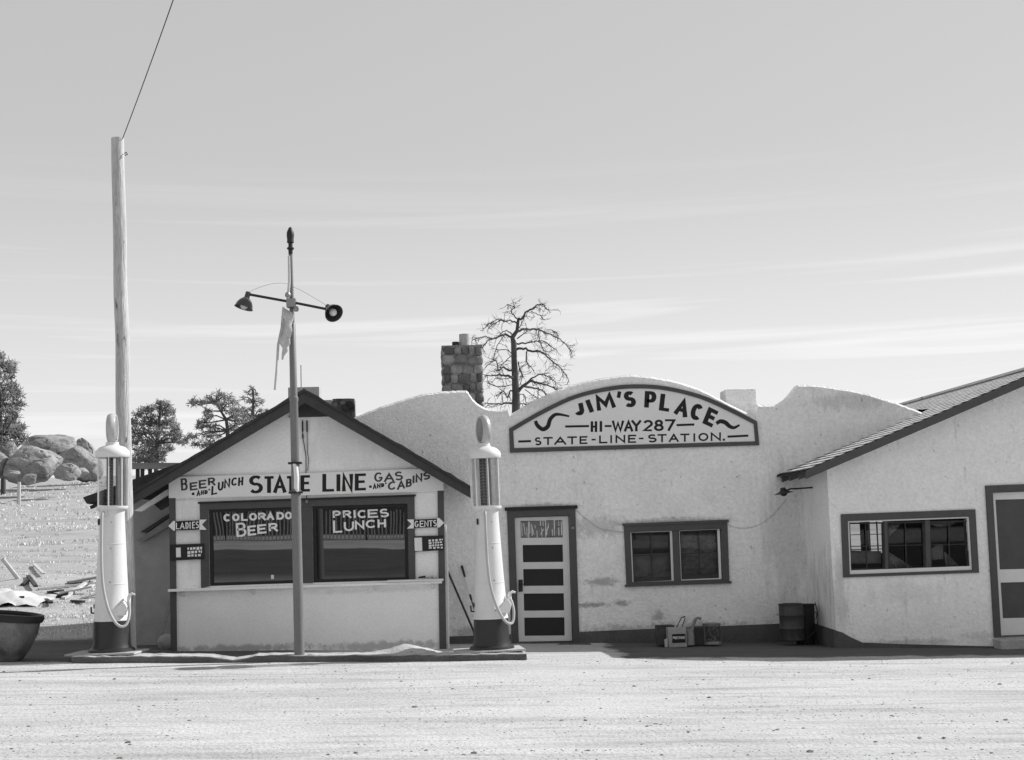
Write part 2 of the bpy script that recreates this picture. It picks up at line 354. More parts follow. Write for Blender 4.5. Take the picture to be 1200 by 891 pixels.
# ------------------------------------------------------------------ lettering: hand painted strokes
def arc(cx, cy, rx, ry, a0, a1, n=10):
    return [(cx + rx * math.cos(R(a0 + (a1 - a0) * i / n)), cy + ry * math.sin(R(a0 + (a1 - a0) * i / n))) for i in range(n + 1)]
def _glyphs():
    G = {}
    G['A'] = [[(0, 0), (.5, 1), (1, 0)], [(.2, .33), (.8, .33)]]
    G['B'] = [[(0, .53), (.55, .53)] + arc(.55, .765, .38, .235, -90, 90, 8)[1:] + [(0, 1), (0, 0), (.58, 0)] + arc(.58, .265, .42, .265, -90, 90, 8)[1:]]
    G['C'] = [arc(.52, .5, .52, .5, 42, 318, 18)]
    G['D'] = [[(0, 0), (0, 1), (.45, 1)] + arc(.45, .5, .55, .5, 90, -90, 12)[1:] + [(0, 0)]]
    G['E'] = [[(1, 1), (0, 1), (0, 0), (1, 0)], [(0, .52), (.85, .52)]]
    G['G'] = [arc(.52, .5, .52, .5, 45, 335, 18) + [(1, .42), (.58, .42)]]
    G['H'] = [[(0, 0), (0, 1)], [(1, 0), (1, 1)], [(0, .5), (1, .5)]]
    G['I'] = [[(.5, 0), (.5, 1)]]
    G['J'] = [[(.9, 1), (.9, .3)] + arc(.47, .3, .43, .3, 0, -165, 9)[1:]]
    G['L'] = [[(0, 1), (0, 0), (1, 0)]]
    G['M'] = [[(0, 0), (.08, 1), (.5, .25), (.92, 1), (1, 0)]]
    G['N'] = [[(0, 0), (0, 1), (1, 0), (1, 1)]]
    G['O'] = [arc(.5, .5, .5, .5, 90, 450, 22)]
    G['P'] = [[(0, 0), (0, 1), (.55, 1)] + arc(.55, .73, .42, .27, 90, -90, 9)[1:] + [(0, .46)]]
    G['R'] = [[(0, 0), (0, 1), (.55, 1)] + arc(.55, .74, .4, .26, 90, -90, 9)[1:] + [(0, .48)], [(.5, .48), (1, 0)]]
    G['S'] = [arc(.5, .755, .46, .245, 35, 262, 11) + arc(.5, .265, .5, .265, 82, -148, 11)]
    G['T'] = [[(0, 1), (1, 1)], [(.5, 1), (.5, 0)]]
    G['U'] = [[(0, 1), (0, .42)] + arc(.5, .42, .5, .42, 180, 360, 10)[1:] + [(1, 1)]]
    G['W'] = [[(0, 1), (.25, 0), (.5, .85), (.75, 0), (1, 1)]]
    G['Y'] = [[(0, 1), (.5, .48), (1, 1)], [(.5, .48), (.5, 0)]]
    G['Z'] = [[(0, 1), (1, 1), (0, 0), (1, 0)]]
    G['2'] = [arc(.5, .7, .48, .3, 165, -25, 10) + [(0, 0), (1, 0)]]
    G['8'] = [arc(.5, .76, .4, .24, 270, 630, 14), arc(.5, .26, .5, .26, 90, 450, 14)]
    G['7'] = [[(0, 1), (1, 1), (.35, 0)]]
    G["'"] = [[(.6, 1), (.3, 0)]]
    G['-'] = [[(0, .5), (1, .5)]]
    G['.'] = [[(.5, 0), (.5, 1)]]
    return G
GL = _glyphs()
def stroke(mb, pts, wid, Y, off, ends=0.0):
    """a painted stroke through pixel points; wid: (horizontal stroke width, vertical stroke width) or a list per point"""
    P = [Vector(p) for p in pts]; n = len(P)
    closed = (P[0] - P[-1]).length < 1e-4 and n > 3
    if closed: P = P[:-1]; n -= 1
    elif ends:
        P[0] = P[0] + (P[0] - P[1]).normalized() * ends; P[-1] = P[-1] + (P[-1] - P[-2]).normalized() * ends
    def width(d, i):
        if isinstance(wid, list): return wid[i]
        wh, wv = wid; k = abs(d.y) / max(d.length, 1e-6); return wh + (wv - wh) * k
    LFT = []; RGT = []
    for i in range(n):
        if closed: a, b = P[i] - P[i - 1], P[(i + 1) % n] - P[i]
        else:
            a = P[i] - P[i - 1] if i else P[1] - P[0]
            b = P[i + 1] - P[i] if i < n - 1 else P[i] - P[i - 1]
        w1, w2 = width(a, i), width(b, i)
        a = a.normalized(); b = b.normalized()
        na, nb = Vector((-a.y, a.x)), Vector((-b.y, b.x))
        cr = a.x * b.y - a.y * b.x
        for sgn, out in ((1, LFT), (-1, RGT)):
            if abs(cr) < .25: out.append(P[i] + (na * w1 + nb * w2) * (.25 * sgn) / max(.5, ((na + nb) / 2).length ** 2) )
            else:
                p1 = P[i] + na * (w1 / 2 * sgn); p2 = P[i] + nb * (w2 / 2 * sgn)
                t = ((p2 - p1).x * b.y - (p2 - p1).y * b.x) / cr
                q = p1 + a * t; d = q - P[i]; lim = 1.6 * max(w1, w2) / 2 * 1.25
                if d.length > lim: q = P[i] + d.normalized() * lim
                out.append(q)
    vs = []; fs = []
    for l, r in zip(LFT, RGT):
        for p in (l, r):
            w = at(p.x, p.y, Y); vs.append((w.x, w.y - off, w.z))
    m = n if closed else n - 1
    for i in range(m):
        j = (i + 1) % n; fs.append((2 * i, 2 * i + 1, 2 * j + 1, 2 * j))
    mb.add(vs, fs)
def letter(mb, ch, box, wid, Y, off):
    """box: bl br tl tr pixel corners of the inked letter"""
    bl, br, tl, tr = [Vector(p) for p in box]
    w = max((br - bl).length, .1); h = max((tl - bl).length, .1); wh, wv = wid
    iu = min(.45, wv / 2 / w) if ch not in "-" else 0; iv = min(.45, wh / 2 / h) if ch not in ".'" else 0
    if ch == 'I': iu = 0
    for k, st in enumerate(GL[ch]):
        pts = []
        for (u, v) in st:
            u = iu + u * (1 - 2 * iu); v = iv + v * (1 - 2 * iv)
            pts.append((bl * (1 - u) + br * u) * (1 - v) + (tl * (1 - u) + tr * u) * v)
        e = 0
        if len(st) <= 5 and ch not in "-.'" : e = wh / 2
        stroke(mb, pts, wid, Y, off + .0006 * k, e)
def zc(scale, ox, oy):
    return lambda x, y: (ox + x / scale, oy + y / scale)
def lbox(zf, x0, x1, top, bot, sl=0.0, sk=0.0):
    """letter box from zoomed measures; sl: rise to the right per unit, sk: lean of the uprights"""
    h = bot - top; w = x1 - x0
    return [zf(x0, bot + sl * w / 2), zf(x1, bot - sl * w / 2), zf(x0 + sk * h, top + sl * w / 2), zf(x1 + sk * h, top - sl * w / 2)]

# ------------------------------------------------------------------ ground
def ground_z(x, y):
    z = .045 - .03 * max(-9, min(12, x))
    if y > 22:
        t = y - 22
        if t < 55: z += .0985 * t * (1 - math.exp(-t / 5.0))
        else: z += 5.42 * math.exp(-(t - 55) / 220.0)
    if y < 4:                                # the bank across the highway, mirrored in the windows
        if y > -2: pass
        elif y > -12: z += 1.25 * ((-2 - y) / 10.0) ** 1.2
        elif y > -16: z += 1.25 + .5 * (-12 - y) / 4
        else: z += 1.75 + min(9.0, .17 * (-16 - y))
    if abs(x) < 30 and 8 < y < 17.8:
        z += .012 * noise.noise((x * .25, y * 3.2, 5)) + .006 * noise.noise((x * 1.1, y * 6, 8))
    if abs(x) < 30 and 2 < y < 120:
        z += .018 * noise.noise((x * .5, y * .9, 0)) * (1 if y < 24 else 5) + .006 * noise.noise((x * 2, y * 3, 3))
    return z
def steps(segs):
    out = [segs[0][0]]
    for a, b, d in segs:
        n = max(1, round((b - a) / d)); out += [a + (b - a) * (i + 1) / n for i in range(n)]
    return out
xs = steps([(-600, -60, 60), (-60, -12, 4), (-12, 12, .3), (12, 60, 4), (60, 600, 60)])
ys = steps([(-160, -40, 10), (-40, -2, 1.0), (-2, 8, .5), (8, 23, .16), (23, 80, 1.0), (80, 200, 8), (200, 900, 70)])
g = MB()
g.v = [(x, y, ground_z(x, y)) for y in ys for x in xs]
nx = len(xs)
g.f = [(j * nx + i, j * nx + i + 1, (j + 1) * nx + i + 1, (j + 1) * nx + i) for j in range(len(ys) - 1) for i in range(nx - 1)]
def ground_mat():
    m = mat('sandy_ground', .50, .98, .08, .7, .6, 26, spec=.05, fine=.0)
    N = m.node_tree.nodes; t = m.node_tree.links.new; b = N['Principled BSDF']
    base = b.inputs['Base Color'].links[0].from_socket
    gp = N.new('ShaderNodeNewGeometry'); sx = N.new('ShaderNodeSeparateXYZ'); t(gp.outputs['Position'], sx.inputs[0])
    cur = base
    def mul(c, n):
        k = N.new('ShaderNodeMath'); k.operation = 'MULTIPLY'; t(c, k.inputs[0]); t(n, k.inputs[1]); return k.outputs[0]
    def nz(scale, st, lo, hi, a, bb, det=4):
        mpn = N.new('ShaderNodeMapping'); mpn.inputs['Scale'].default_value = st; t(gp.outputs['Position'], mpn.inputs[0])
        n = N.new('ShaderNodeTexNoise'); n.inputs['Scale'].default_value = scale; n.inputs['Detail'].default_value = det; n.inputs['Roughness'].default_value = .65
        t(mpn.outputs[0], n.inputs['Vector'])
        r = N.new('ShaderNodeMapRange'); r.inputs[1].default_value = lo; r.inputs[2].default_value = hi; r.inputs[3].default_value = a; r.inputs[4].default_value = bb
        t(n.outputs[0], r.inputs[0]); return r.outputs[0]
    cur = mul(cur, nz(1.0, (.22, 2.0, 1),   .48, .70, 1.0, .74))       # wheel ruts and drifts along the road
    cur = mul(cur, nz(1.0, (.5, 4.5, 1), .57, .70, 1.0, .70, 6))
    cur = mul(cur, nz(1.0, (.6, 7, 1), .56, .66, 1.0, .80, 7))
    cur = mul(cur, nz(.5, (.5, 1.2, 1), .35, .65, .93, 1.05, 3))
    cur = mul(cur, nz(30, (.6, 1, 1), .62, .72, 1.0, .62, 2))        # grit
    cur = mul(cur, nz(9, (.7, 1.6, 1), .3, .7, .90, 1.08, 5))
    # dry brush on the bank behind the camera
    r = N.new('ShaderNodeMapRange'); r.inputs[1].default_value = -3; r.inputs[2].default_value = -6; r.inputs[3].default_value = 1; r.inputs[4].default_value = .26; t(sx.outputs[1], r.inputs[0])
    r2 = N.new('ShaderNodeMapRange'); r2.inputs[1].default_value = -11.6; r2.inputs[2].default_value = -12.0; r2.inputs[3].default_value = 0; r2.inputs[4].default_value = .9; t(sx.outputs[1], r2.inputs[0])
    r3 = N.new('ShaderNodeMapRange'); r3.inputs[1].default_value = -15.5; r3.inputs[2].default_value = -16.2; r3.inputs[3].default_value = 0; r3.inputs[4].default_value = -1.1; t(sx.outputs[1], r3.inputs[0])
    a1 = N.new('ShaderNodeMath'); t(r.outputs[0], a1.inputs[0]); t(r2.outputs[0], a1.inputs[1])
    a2 = N.new('ShaderNodeMath'); t(a1.outputs[0], a2.inputs[0]); t(r3.outputs[0], a2.inputs[1])
    cl = N.new('ShaderNodeClamp'); cl.inputs[1].default_value = .10; cl.inputs[2].default_value = 1.0; t(a2.outputs[0], cl.inputs[0])
    cur = mul(cur, cl.outputs[0])
    fl = N.new('ShaderNodeMapRange'); fl.inputs[1].default_value = 22.5; fl.inputs[2].default_value = 25; fl.inputs[3].default_value = 1; fl.inputs[4].default_value = .80; t(sx.outputs[1], fl.inputs[0])
    cur = mul(cur, fl.outputs[0])                                    # dry grass field
    # the cast shadows along the buildings and beside the shed, deepened in the colour
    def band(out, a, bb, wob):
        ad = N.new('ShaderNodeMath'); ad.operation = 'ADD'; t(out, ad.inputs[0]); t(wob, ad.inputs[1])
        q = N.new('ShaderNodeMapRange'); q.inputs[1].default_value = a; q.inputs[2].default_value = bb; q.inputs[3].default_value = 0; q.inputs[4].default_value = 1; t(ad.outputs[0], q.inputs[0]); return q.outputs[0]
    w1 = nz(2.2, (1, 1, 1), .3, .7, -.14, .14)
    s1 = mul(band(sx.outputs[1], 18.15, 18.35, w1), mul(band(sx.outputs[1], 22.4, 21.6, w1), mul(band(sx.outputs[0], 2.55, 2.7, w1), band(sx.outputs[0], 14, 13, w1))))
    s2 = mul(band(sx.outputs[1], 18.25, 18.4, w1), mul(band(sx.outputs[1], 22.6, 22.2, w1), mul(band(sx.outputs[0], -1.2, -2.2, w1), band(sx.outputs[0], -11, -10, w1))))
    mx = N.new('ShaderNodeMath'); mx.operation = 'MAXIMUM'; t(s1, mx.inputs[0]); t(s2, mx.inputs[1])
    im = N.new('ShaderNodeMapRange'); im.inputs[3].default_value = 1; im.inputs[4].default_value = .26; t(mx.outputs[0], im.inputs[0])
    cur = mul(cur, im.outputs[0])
    t(cur, b.inputs['Base Color'])
    return m
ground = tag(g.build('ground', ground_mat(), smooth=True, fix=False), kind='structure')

def scatter_rock(mb, c, r, n=5):
    """small irregular stone"""
    vs = []; fs = []
    rings = [(0.05, -.5), (.9, -.2), (1.0, .15), (.6, .6), (.05, .75)]
    ph = random.random() * 6
    for k, (rr, h) in enumerate(rings):
        for i in range(n):
            a = 2 * math.pi * i / n + ph
            j = random.uniform(.75, 1.2)
            vs.append((c[0] + r * rr * math.cos(a) * j * 1.2, c[1] + r * rr * math.sin(a) * j, c[2] + r * h * j * .7))
    for k in range(4):
        for i in range(n):
            i2 = (i + 1) % n; fs.append((k * n + i, k * n + i2, (k + 1) * n + i2, (k + 1) * n + i))
    mb.add(vs, fs)
pb = MB()
for i in range(9000):
    y = 9.3 + 9.0 * random.random() ** 1.1; x = random.uniform(-.40, .47) * y
    if noise.noise((x * .45, y * 1.1, 9)) + .5 * noise.noise((x * 1.7, y * 3, 4)) < random.uniform(-.35, .7): continue
    r = .004 + .0035 * random.random() + (.012 * random.random() ** 3 if random.random() < .2 else 0) + (.022 * random.random() if random.random() < .008 else 0)
    scatter_rock(pb, (x, y, ground_z(x, y)), r)
tag(pb.build('gravel', mat('gravel_stone', .20, .95, .5, 9)), 'small loose stones scattered over the pale sandy forecourt', 'gravel', kind='stuff')

# ------------------------------------------------------------------ wall sheet with holes
def wall_mesh(mb, outline, holes, Y, thick, reveal=.12, cham=.0, through=None):
    """outline / holes: loops of world points on the plane y = Y (front); makes the pierced front, its reveals, the edge and the back"""
    bm = bmesh.new(); edges = []
    n = len(outline)
    cx = sum(p[0] for p in outline) / n
    front = [(p[0], Y, p[2] - (cham if cham and p[2] > 2.0 + CAM.z - 1.0 else 0)) for p in outline]
    for lp in [front] + [[(p[0], Y, p[2]) for p in h] for h in holes]:
        vs = [bm.verts.new(p) for p in lp]
        edges += [bm.edges.new((vs[i], vs[(i + 1) % len(vs)])) for i in range(len(vs))]
    bmesh.ops.triangle_fill(bm, use_beauty=True, edges=edges, normal=(0, -1, 0))
    bm.verts.index_update()
    mb.add([v.co[:] for v in bm.verts], [tuple(v.index for v in f.verts) for f in bm.faces])
    if through: mb.add([(v.co.x, Y + thick, v.co.z) for v in bm.verts], [tuple(v.index for v in f.verts) for f in bm.faces])
    bm.free()
    y1 = Y + (cham if cham else 0.001); mid = [(p[0], y1, p[2]) for p in outline]; back = [(p[0], Y + thick, p[2]) for p in outline]
    mb.add(front + mid + back, [(i, (i + 1) % n, (i + 1) % n + n, i + n) for i in range(n)] + [(i + n, (i + 1) % n + n, (i + 1) % n + 2 * n, i + 2 * n) for i in range(n)] + ([] if thick < .01 or through else [tuple(range(2 * n, 3 * n))]))
    for h in holes:
        k = len(h); mb.add([(p[0], Y, p[2]) for p in h] + [(p[0], Y + reveal, p[2]) for p in h], [(i, (i + 1) % k, (i + 1) % k + k, i + k) for i in range(k)])
def smooth_px(pts, sub=6, jit=0.0):
    """Catmull-Rom through pixel points"""
    out = []; P = [Vector(p) for p in pts]
    for i in range(len(P) - 1):
        p0, p1, p2, p3 = P[max(i - 1, 0)], P[i], P[i + 1], P[min(i + 2, len(P) - 1)]
        for k in range(sub):
            t = k / sub
            q = .5 * ((2 * p1) + (p2 - p0) * t + (2 * p0 - 5 * p1 + 4 * p2 - p3) * t * t + (3 * p1 - p0 - 3 * p2 + p3) * t ** 3)
            out.append((q.x + random.uniform(-jit, jit), q.y + random.uniform(-jit, jit)))
    out.append(tuple(P[-1])); return out

# ================================================================== CAFE (main building)
def gz(p): return ground_z(p[0], p[1])
c0 = at(640, 752, YM)
cafe = thing('roadside_cafe', (c0.x, YM, gz(c0)), 'long pale stucco cafe front with wavy parapet, round arch, screen door and paired window', 'building')
par = smooth_px([(318, 560), (350, 528), (380, 508), (420, 487), (460, 472), (500, 461), (530, 458), (546, 457.3)], 6, .35)
par += smooth_px([(548, 459), (553, 466), (560, 473), (570, 478), (585, 480), (595.5, 478.5)], 4, .35)
par += [(597, 487)] + smooth_px([(600, 484.5), (633, 466), (668, 452), (700, 444), (740, 439.3), (785, 445), (820, 456), (850, 471), (886, 489)], 6, .35)
par += smooth_px([(888, 474), (900, 474.5), (912, 473), (922, 467), (930, 458.5), (936, 451)], 4, .35)
par += smooth_px([(940, 450.7), (960, 451.5), (985, 455), (1015, 461), (1045, 470), (1070, 479), (1110, 496)], 6, .35)
_E, _P = at(944, 551, YW - .35), at(1252, 420, YW - .35); _s = (_P.z - _E.z) / (_P.x - _E.x); _xl = at(979.6, 752, YW).x
_end = at(*par[-1], YM)
outline = [at(318, 800, YM)] + [at(x, y, YM) for x, y in par] + [Vector((_end.x, YM, _E.z + _s * (_end.x - _E.x) - .06)), Vector((_xl + .07, YM, _E.z + _s * (_xl + .07 - _E.x) - .06)), Vector((_xl + .07, YM, -1.0))]
door_q = Quad((594, 598.3), (674, 595.8), (679, 753.5), (599.5, 755), YM)
win_q = Quad((730.8, 615.8), (852, 611.2), (854.6, 683), (734, 687.2), YM)
door_open = door_q.inset(8.2, 8.2, 7.6, 1.5)
win_open = win_q.inset(7, 8.5, 7, 4.5)
mb = MB(); wall_mesh(mb, outline, [door_open.loop(), win_open.loop()], YM, .26, .10, .035)
x0, x1 = outline[0].x, _xl - .004
for xx in (x0 + .02, x1 - .14): mb.box(xx, xx + .12, YM + .262, 29, -1, 3.1)
mb.box(x0 + .02, x1 - .02, 29.002, 29.12, -1, 3.1)
mb.build('wall', stucco, cafe)
mb = MB(); mb.box(x0 + .05, x1 - .05, YM + .265, 28.99, 3.0, 3.06); mb.build('roof', roofm, cafe)
mb = MB()
for a, b in (((526, 746), (598.5, 743.5)), ((679.5, 740.5), (962, 729))):
    q = Quad(a, b, (b[0], 790), (a[0], 790), YM); q.box(mb, 0, 1, 0, 1, .018, -.002)
mb.build('plinth', plinth, cafe)
# parapet block behind the arch
p1, p2 = at(849.5, 456.5, 21.35), at(885.5, 456, 21.35)
mb = MB(); mb.prism([(p1.x, 21.3, p1.z), (p2.x, 21.3, p2.z), (p2.x, 21.3, p2.z - .9), (p1.x, 21.3, p1.z - .9)], (0, .45, 0))
mb.build('parapet_block', stucco, cafe, bevel=.02)
# stone chimney
def rough_box(mb, x0, x1, y0, y1, z0, z1, n, m, j):
    for (a, b, fixed) in (('f', y0, 1), ('b', y1, 1)): pass
    vs = []; fs = []
    loop = []
    per = []
    for i in range(n): per.append((x0 + (x1 - x0) * i / n, y0))
    for i in range(n): per.append((x1, y0 + (y1 - y0) * i / n))
    for i in range(n): per.append((x1 - (x1 - x0) * i / n, y1))
    for i in range(n): per.append((x0, y1 - (y1 - y0) * i / n))
    k = len(per)
    for r in range(m + 1):
        z = z0 + (z1 - z0) * r / m
        for (x, y) in per: vs.append((x + random.uniform(-j, j), y + random.uniform(-j, j), z + (random.uniform(-j, j) if 0 < r else 0)))
    for r in range(m):
        for i in range(k): fs.append((r * k + i, r * k + (i + 1) % k, (r + 1) * k + (i + 1) % k, (r + 1) * k + i))
    fs.append(tuple(m * k + i for i in range(k))); mb.add(vs, fs)
a, b = at(518, 406, 22.0), at(564.5, 404.5, 22.0)
mb = MB(); mb.box(a.x + .03, b.x - .03, 22.03, 22.67, 2.9, a.z - .02)
def stones(mb, x0_, x1_, z0_, z1_, y_, nr, side=None):
    h = (z1_ - z0_) / nr
    for r_ in range(nr):
        u = 0.0
        while u < .98:
            w = min(1 - u, random.uniform(.16, .34)); w = 1 - u if 1 - u - w < .12 else w
            cu = u + w / 2; cz = z0_ + (r_ + .5) * h + random.uniform(-.02, .02); hw = w * (x1_ - x0_) / 2; bmx_ = bmesh.new(); bmesh.ops.create_icosphere(bmx_, subdivisions=2, radius=1); sd_ = random.random() * 50
            vs_ = []
            for v in bmx_.verts:
                c_ = v.co.copy(); m_ = max(abs(c_.x), abs(c_.z)); c_ = c_ * (1 + .22 * noise.noise(c_ * 1.3 + Vector((sd_, 0, 0))) + .08 * noise.noise(c_ * 4 + Vector((sd_, 2, 0))))
                if m_ > .01: f_ = (abs(c_.x) ** 4 + abs(c_.z) ** 4) ** .25; g_ = (c_.x ** 2 + c_.z ** 2) ** .5; c_.x *= g_ / max(f_, .01) * .98; c_.z *= g_ / max(f_, .01) * .98
                if side is None: vs_.append((x0_ + cu * (x1_ - x0_) + c_.x * hw * 1.04, y_ + c_.y * .045, cz + c_.z * h * .53))
                else: vs_.append((side + c_.y * .045, x0_ + cu * (x1_ - x0_) + c_.x * hw * 1.04, cz + c_.z * h * .53))
            mb.add(vs_, [tuple(v.index for v in f.verts) for f in bmx_.faces]); bmx_.free(); u += w
stones(mb, a.x, b.x, 2.95, a.z, 22.02, 12); stones(mb, a.x, b.x, 2.95, a.z, 22.68, 12)
stones(mb, 22.0, 22.7, 2.95, a.z, None, 12, a.x + .025); stones(mb, 22.0, 22.7, 2.95, a.z, None, 12, b.x - .025)
mb.box(a.x - .01, b.x + .01, 21.99, 22.71, a.z - .03, a.z + .01)
chm = mat('field_stone', .19, .95, .35, 7, .4, 25, fine=.2); N_ = chm.node_tree.nodes; t_ = chm.node_tree.links.new; b_ = N_['Principled BSDF']; old_ = b_.inputs['Base Color'].links[0].from_socket
g_ = N_.new('ShaderNodeNewGeometry'); mr_ = N_.new('ShaderNodeMapRange'); mr_.inputs[3].default_value = .45; mr_.inputs[4].default_value = 1.6; t_(g_.outputs['Random Per Island'], mr_.inputs[0])
mu_ = N_.new('ShaderNodeMath'); mu_.operation = 'MULTIPLY'; t_(old_, mu_.inputs[0]); t_(mr_.outputs[0], mu_.inputs[1]); t_(mu_.outputs[0], b_.inputs['Base Color'])
ch = mb.build('chimney', chm, cafe, smooth=False)
fa = at(544.5, 405, 22.35); ft = at(544.5, 392, 22.35)
mb = MB(); mb.lathe([(.09, a.z - .05), (.09, ft.z), (.07, ft.z), (.07, ft.z - .1)], (fa.x, 22.35, 0), 20); mb.build('flue', concrete, ch, smooth=True)
fb = at(534, 405, 22.3); ft = at(534, 401, 22.3)
mb = MB(); mb.lathe([(.06, a.z - .05), (.06, ft.z), (.045, ft.z), (.045, ft.z - .06)], (fb.x, 22.3, 0), 16); mb.build('flue', mat('sooty_tile', .05, .9), ch, smooth=True)
# door
mb = MB(); door_q.ring(mb, door_open, .035, -.06); casing = mb.build('door_frame', trim, cafe, bevel=.004)
q = door_q; mb = MB(); q.box(mb, -.03, 1.03, -.022, .004, .055, -.01); mb.build('drip_cap', trimdk, casing)
leaf = door_open.inset(.6, .6, .6, 1.0)
zd = zc(4.95, 590, 590)
def dq(x0, x1, y0, y1): return Quad(zd(x0 + (y0 - 240) * .022, y0 + 2), zd(x1 + (y0 - 240) * .022, y0), zd(x1 + (y1 - 240) * .022, y1), zd(x0 + (y1 - 240) * .022, y1 + 2), YM)
panels = [dq(112, 345, 240, 340), dq(112, 345, 380, 478), dq(112, 345, 522, 622), dq(112, 345, 662, 768)]
sign_p = dq(102, 346, 100, 198)
mb = MB(); wall_mesh(mb, [Vector((p.x, YM + .03, p.z)) for p in leaf.loop()], [[Vector((p.x, YM + .03, p.z)) for p in k.loop()] for k in panels], YM + .03, .035, .033)
dl = mb.build('screen_door', cream, cafe)
for k in panels:
    mb = MB(); k.box(mb, -.01, 1.01, -.01, 1.01, -.05, -.058); mb.build('screen', screenm, dl)
# stencilled push panel, lettering worn past reading
mb = MB(); sign_p.box(mb, 0, 1, 0, 1, -.026, -.0295); mb.build('door_panel', mat('worn_panel', .17, .8, .2, 12, fine=.2), dl)
mb = MB(); zt = zc(15, 600, 600)
for k, (x, ya, yb) in enumerate([(292, 170, 450), (312, 180, 380), (345, 215, 260), (352, 250, 420), (404, 235, 290), (440, 330, 450), (500, 165, 250), (546, 165, 255), (524, 275, 440), (592, 140, 440), (637, 200, 290), (612, 300, 400), (744, 150, 300), (742, 150, 420), (822, 165, 250), (822, 275, 415), (710, 300, 420), (262, 270, 440), (870, 170, 410), (172, 190, 430)]):
    stroke(mb, [zt(x, ya), zt(x + 6, yb)], (.6, .75 if k % 3 else 1.1), YM, -.0255 + .0004 * (k % 5))
for k, (xa, ya, xb, yb) in enumerate([(205, 200, 235, 400), (340, 220, 390, 400), (500, 400, 560, 300), (600, 420, 640, 240)]):
    stroke(mb, [zt(xa, ya), zt(xb, yb)], (.6, .8), YM, -.0235 + .0004 * k)
mb.build('lettering', cream, dl)
mb = MB()
for k, (xa, ya, xb, yb) in enumerate([(460, 262, 580, 260), (770, 260, 850, 258), (160, 172, 280, 168), (320, 166, 480, 160), (600, 152, 730, 150), (760, 152, 880, 150), (165, 448, 280, 446), (320, 446, 430, 444), (600, 430, 730, 426), (770, 426, 880, 424), (460, 445, 560, 440)]):
    stroke(mb, [zt(xa, ya), zt(xb, yb)], (.6, .6), YM, -.0225 + .0004 * (k % 4))
mb.build('lettering', trim, dl)
hq = Quad(zd(88, 444), zd(112, 442), zd(112, 512), zd(88, 514), YM); mb = MB(); hq.box(mb, 0, 1, 0, 1, -.012, -.031)
c = hq.pt(.5, .35); mb.lathe([(.012, -.02), (.012, .02), (.03, .03), (.034, .05), (.02, .062), (.0, .064)], (c.x, YM - .005, c.z), 16, Matrix(((1, 0, 0), (0, 0, -1), (0, 1, 0))))
mb.build('handle', darkmetal, dl, smooth=True)
c = at(670.8, 619.2, YM); mb = MB(); mb.lathe([(.030, .0), (.030, .015), (.02, .03), (0, .034)], (c.x, YM - .035, c.z), 18, Matrix(((1, 0, 0), (0, 0, -1), (0, 1, 0)))); mb.build('bell', tin, casing, smooth=True)
a, b = at(597, 754.5, YM), at(690, 752, YM)
mb = MB(); mb.box(a.x, b.x, YM - .32, YM - .004, -.4, a.z - .02); mb.build('step', mat('dark_step', .09, .9, .3, 5, fine=.2), cafe, bevel=.01)
# paired window
def sash_window(parent, opens, Y, sashm, glassm, muntin, mx=1, my=1, rail=0, mid=.5, curtain=None):
    for i, q in enumerate(opens):
        inner = q.inset(*muntin[0])
        mb = MB(); q.ring(mb, inner, -.02, -.06); sh = mb.build('sash', sashm, parent)
        mb = MB(); g2 = inner.inset(*muntin[1]); inner.ring(mb, g2, -.035, -.065)
        w = muntin[2]; W_ = (g2.c[1] - g2.c[0]).length; H_ = (g2.c[3] - g2.c[0]).length
        ru = w / W_; rv = w / H_
        g2.box(mb, .5 - ru / 2, .5 + ru / 2, 0, 1, -.040, -.060)
        if my: 
            g2.box(mb, 0, .5 - ru / 2 - .001, mid - rv / 2, mid + rv / 2, -.042, -.060); g2.box(mb, .5 + ru / 2 + .001, 1, mid - rv / 2, mid + rv / 2, -.042, -.060)
        mb.build('muntin', wdark, sh)
        mb = MB(); g2.box(mb, -.01, 1.01, -.01, 1.01, -.070, -.076); mb.build('pane', glassm if not isinstance(glassm, (list, tuple)) else glassm[i], sh)
mb = MB()
wl = Quad((738.8, 623.2), (788, 621.6), (790.2, 681.6), (741.6, 683.8), YM); wr = Quad((795.5, 621.2), (843.6, 619.2), (846, 678.8), (798, 680.8), YM)
win_q.ring(mb, win_open, .03, -.10)
mid = Quad(wl.c[1], wr.c[0], wr.c[3], wl.c[2], YM); mid.box(mb, -.02, 1.02, -.02, 1.02, .012, -.09)
cw = mb.build('window', trim, cafe, bevel=.004)
mb = MB(); win_q.box(mb, -.012, 1.012, -.03, .01, .05, -.01); mb.build('drip_cap', trim, cw)
mb = MB(); win_q.box(mb, -.015, 1.015, .975, 1.01, .055, -.01); mb.build('sill', trim, cw)
sash_window(cw, [wl, wr], YM, white, glass2, [(1.2, 1.3, 2.8, 1.3), (1.3, 1.5, 1.3, 5.0), 1.1])

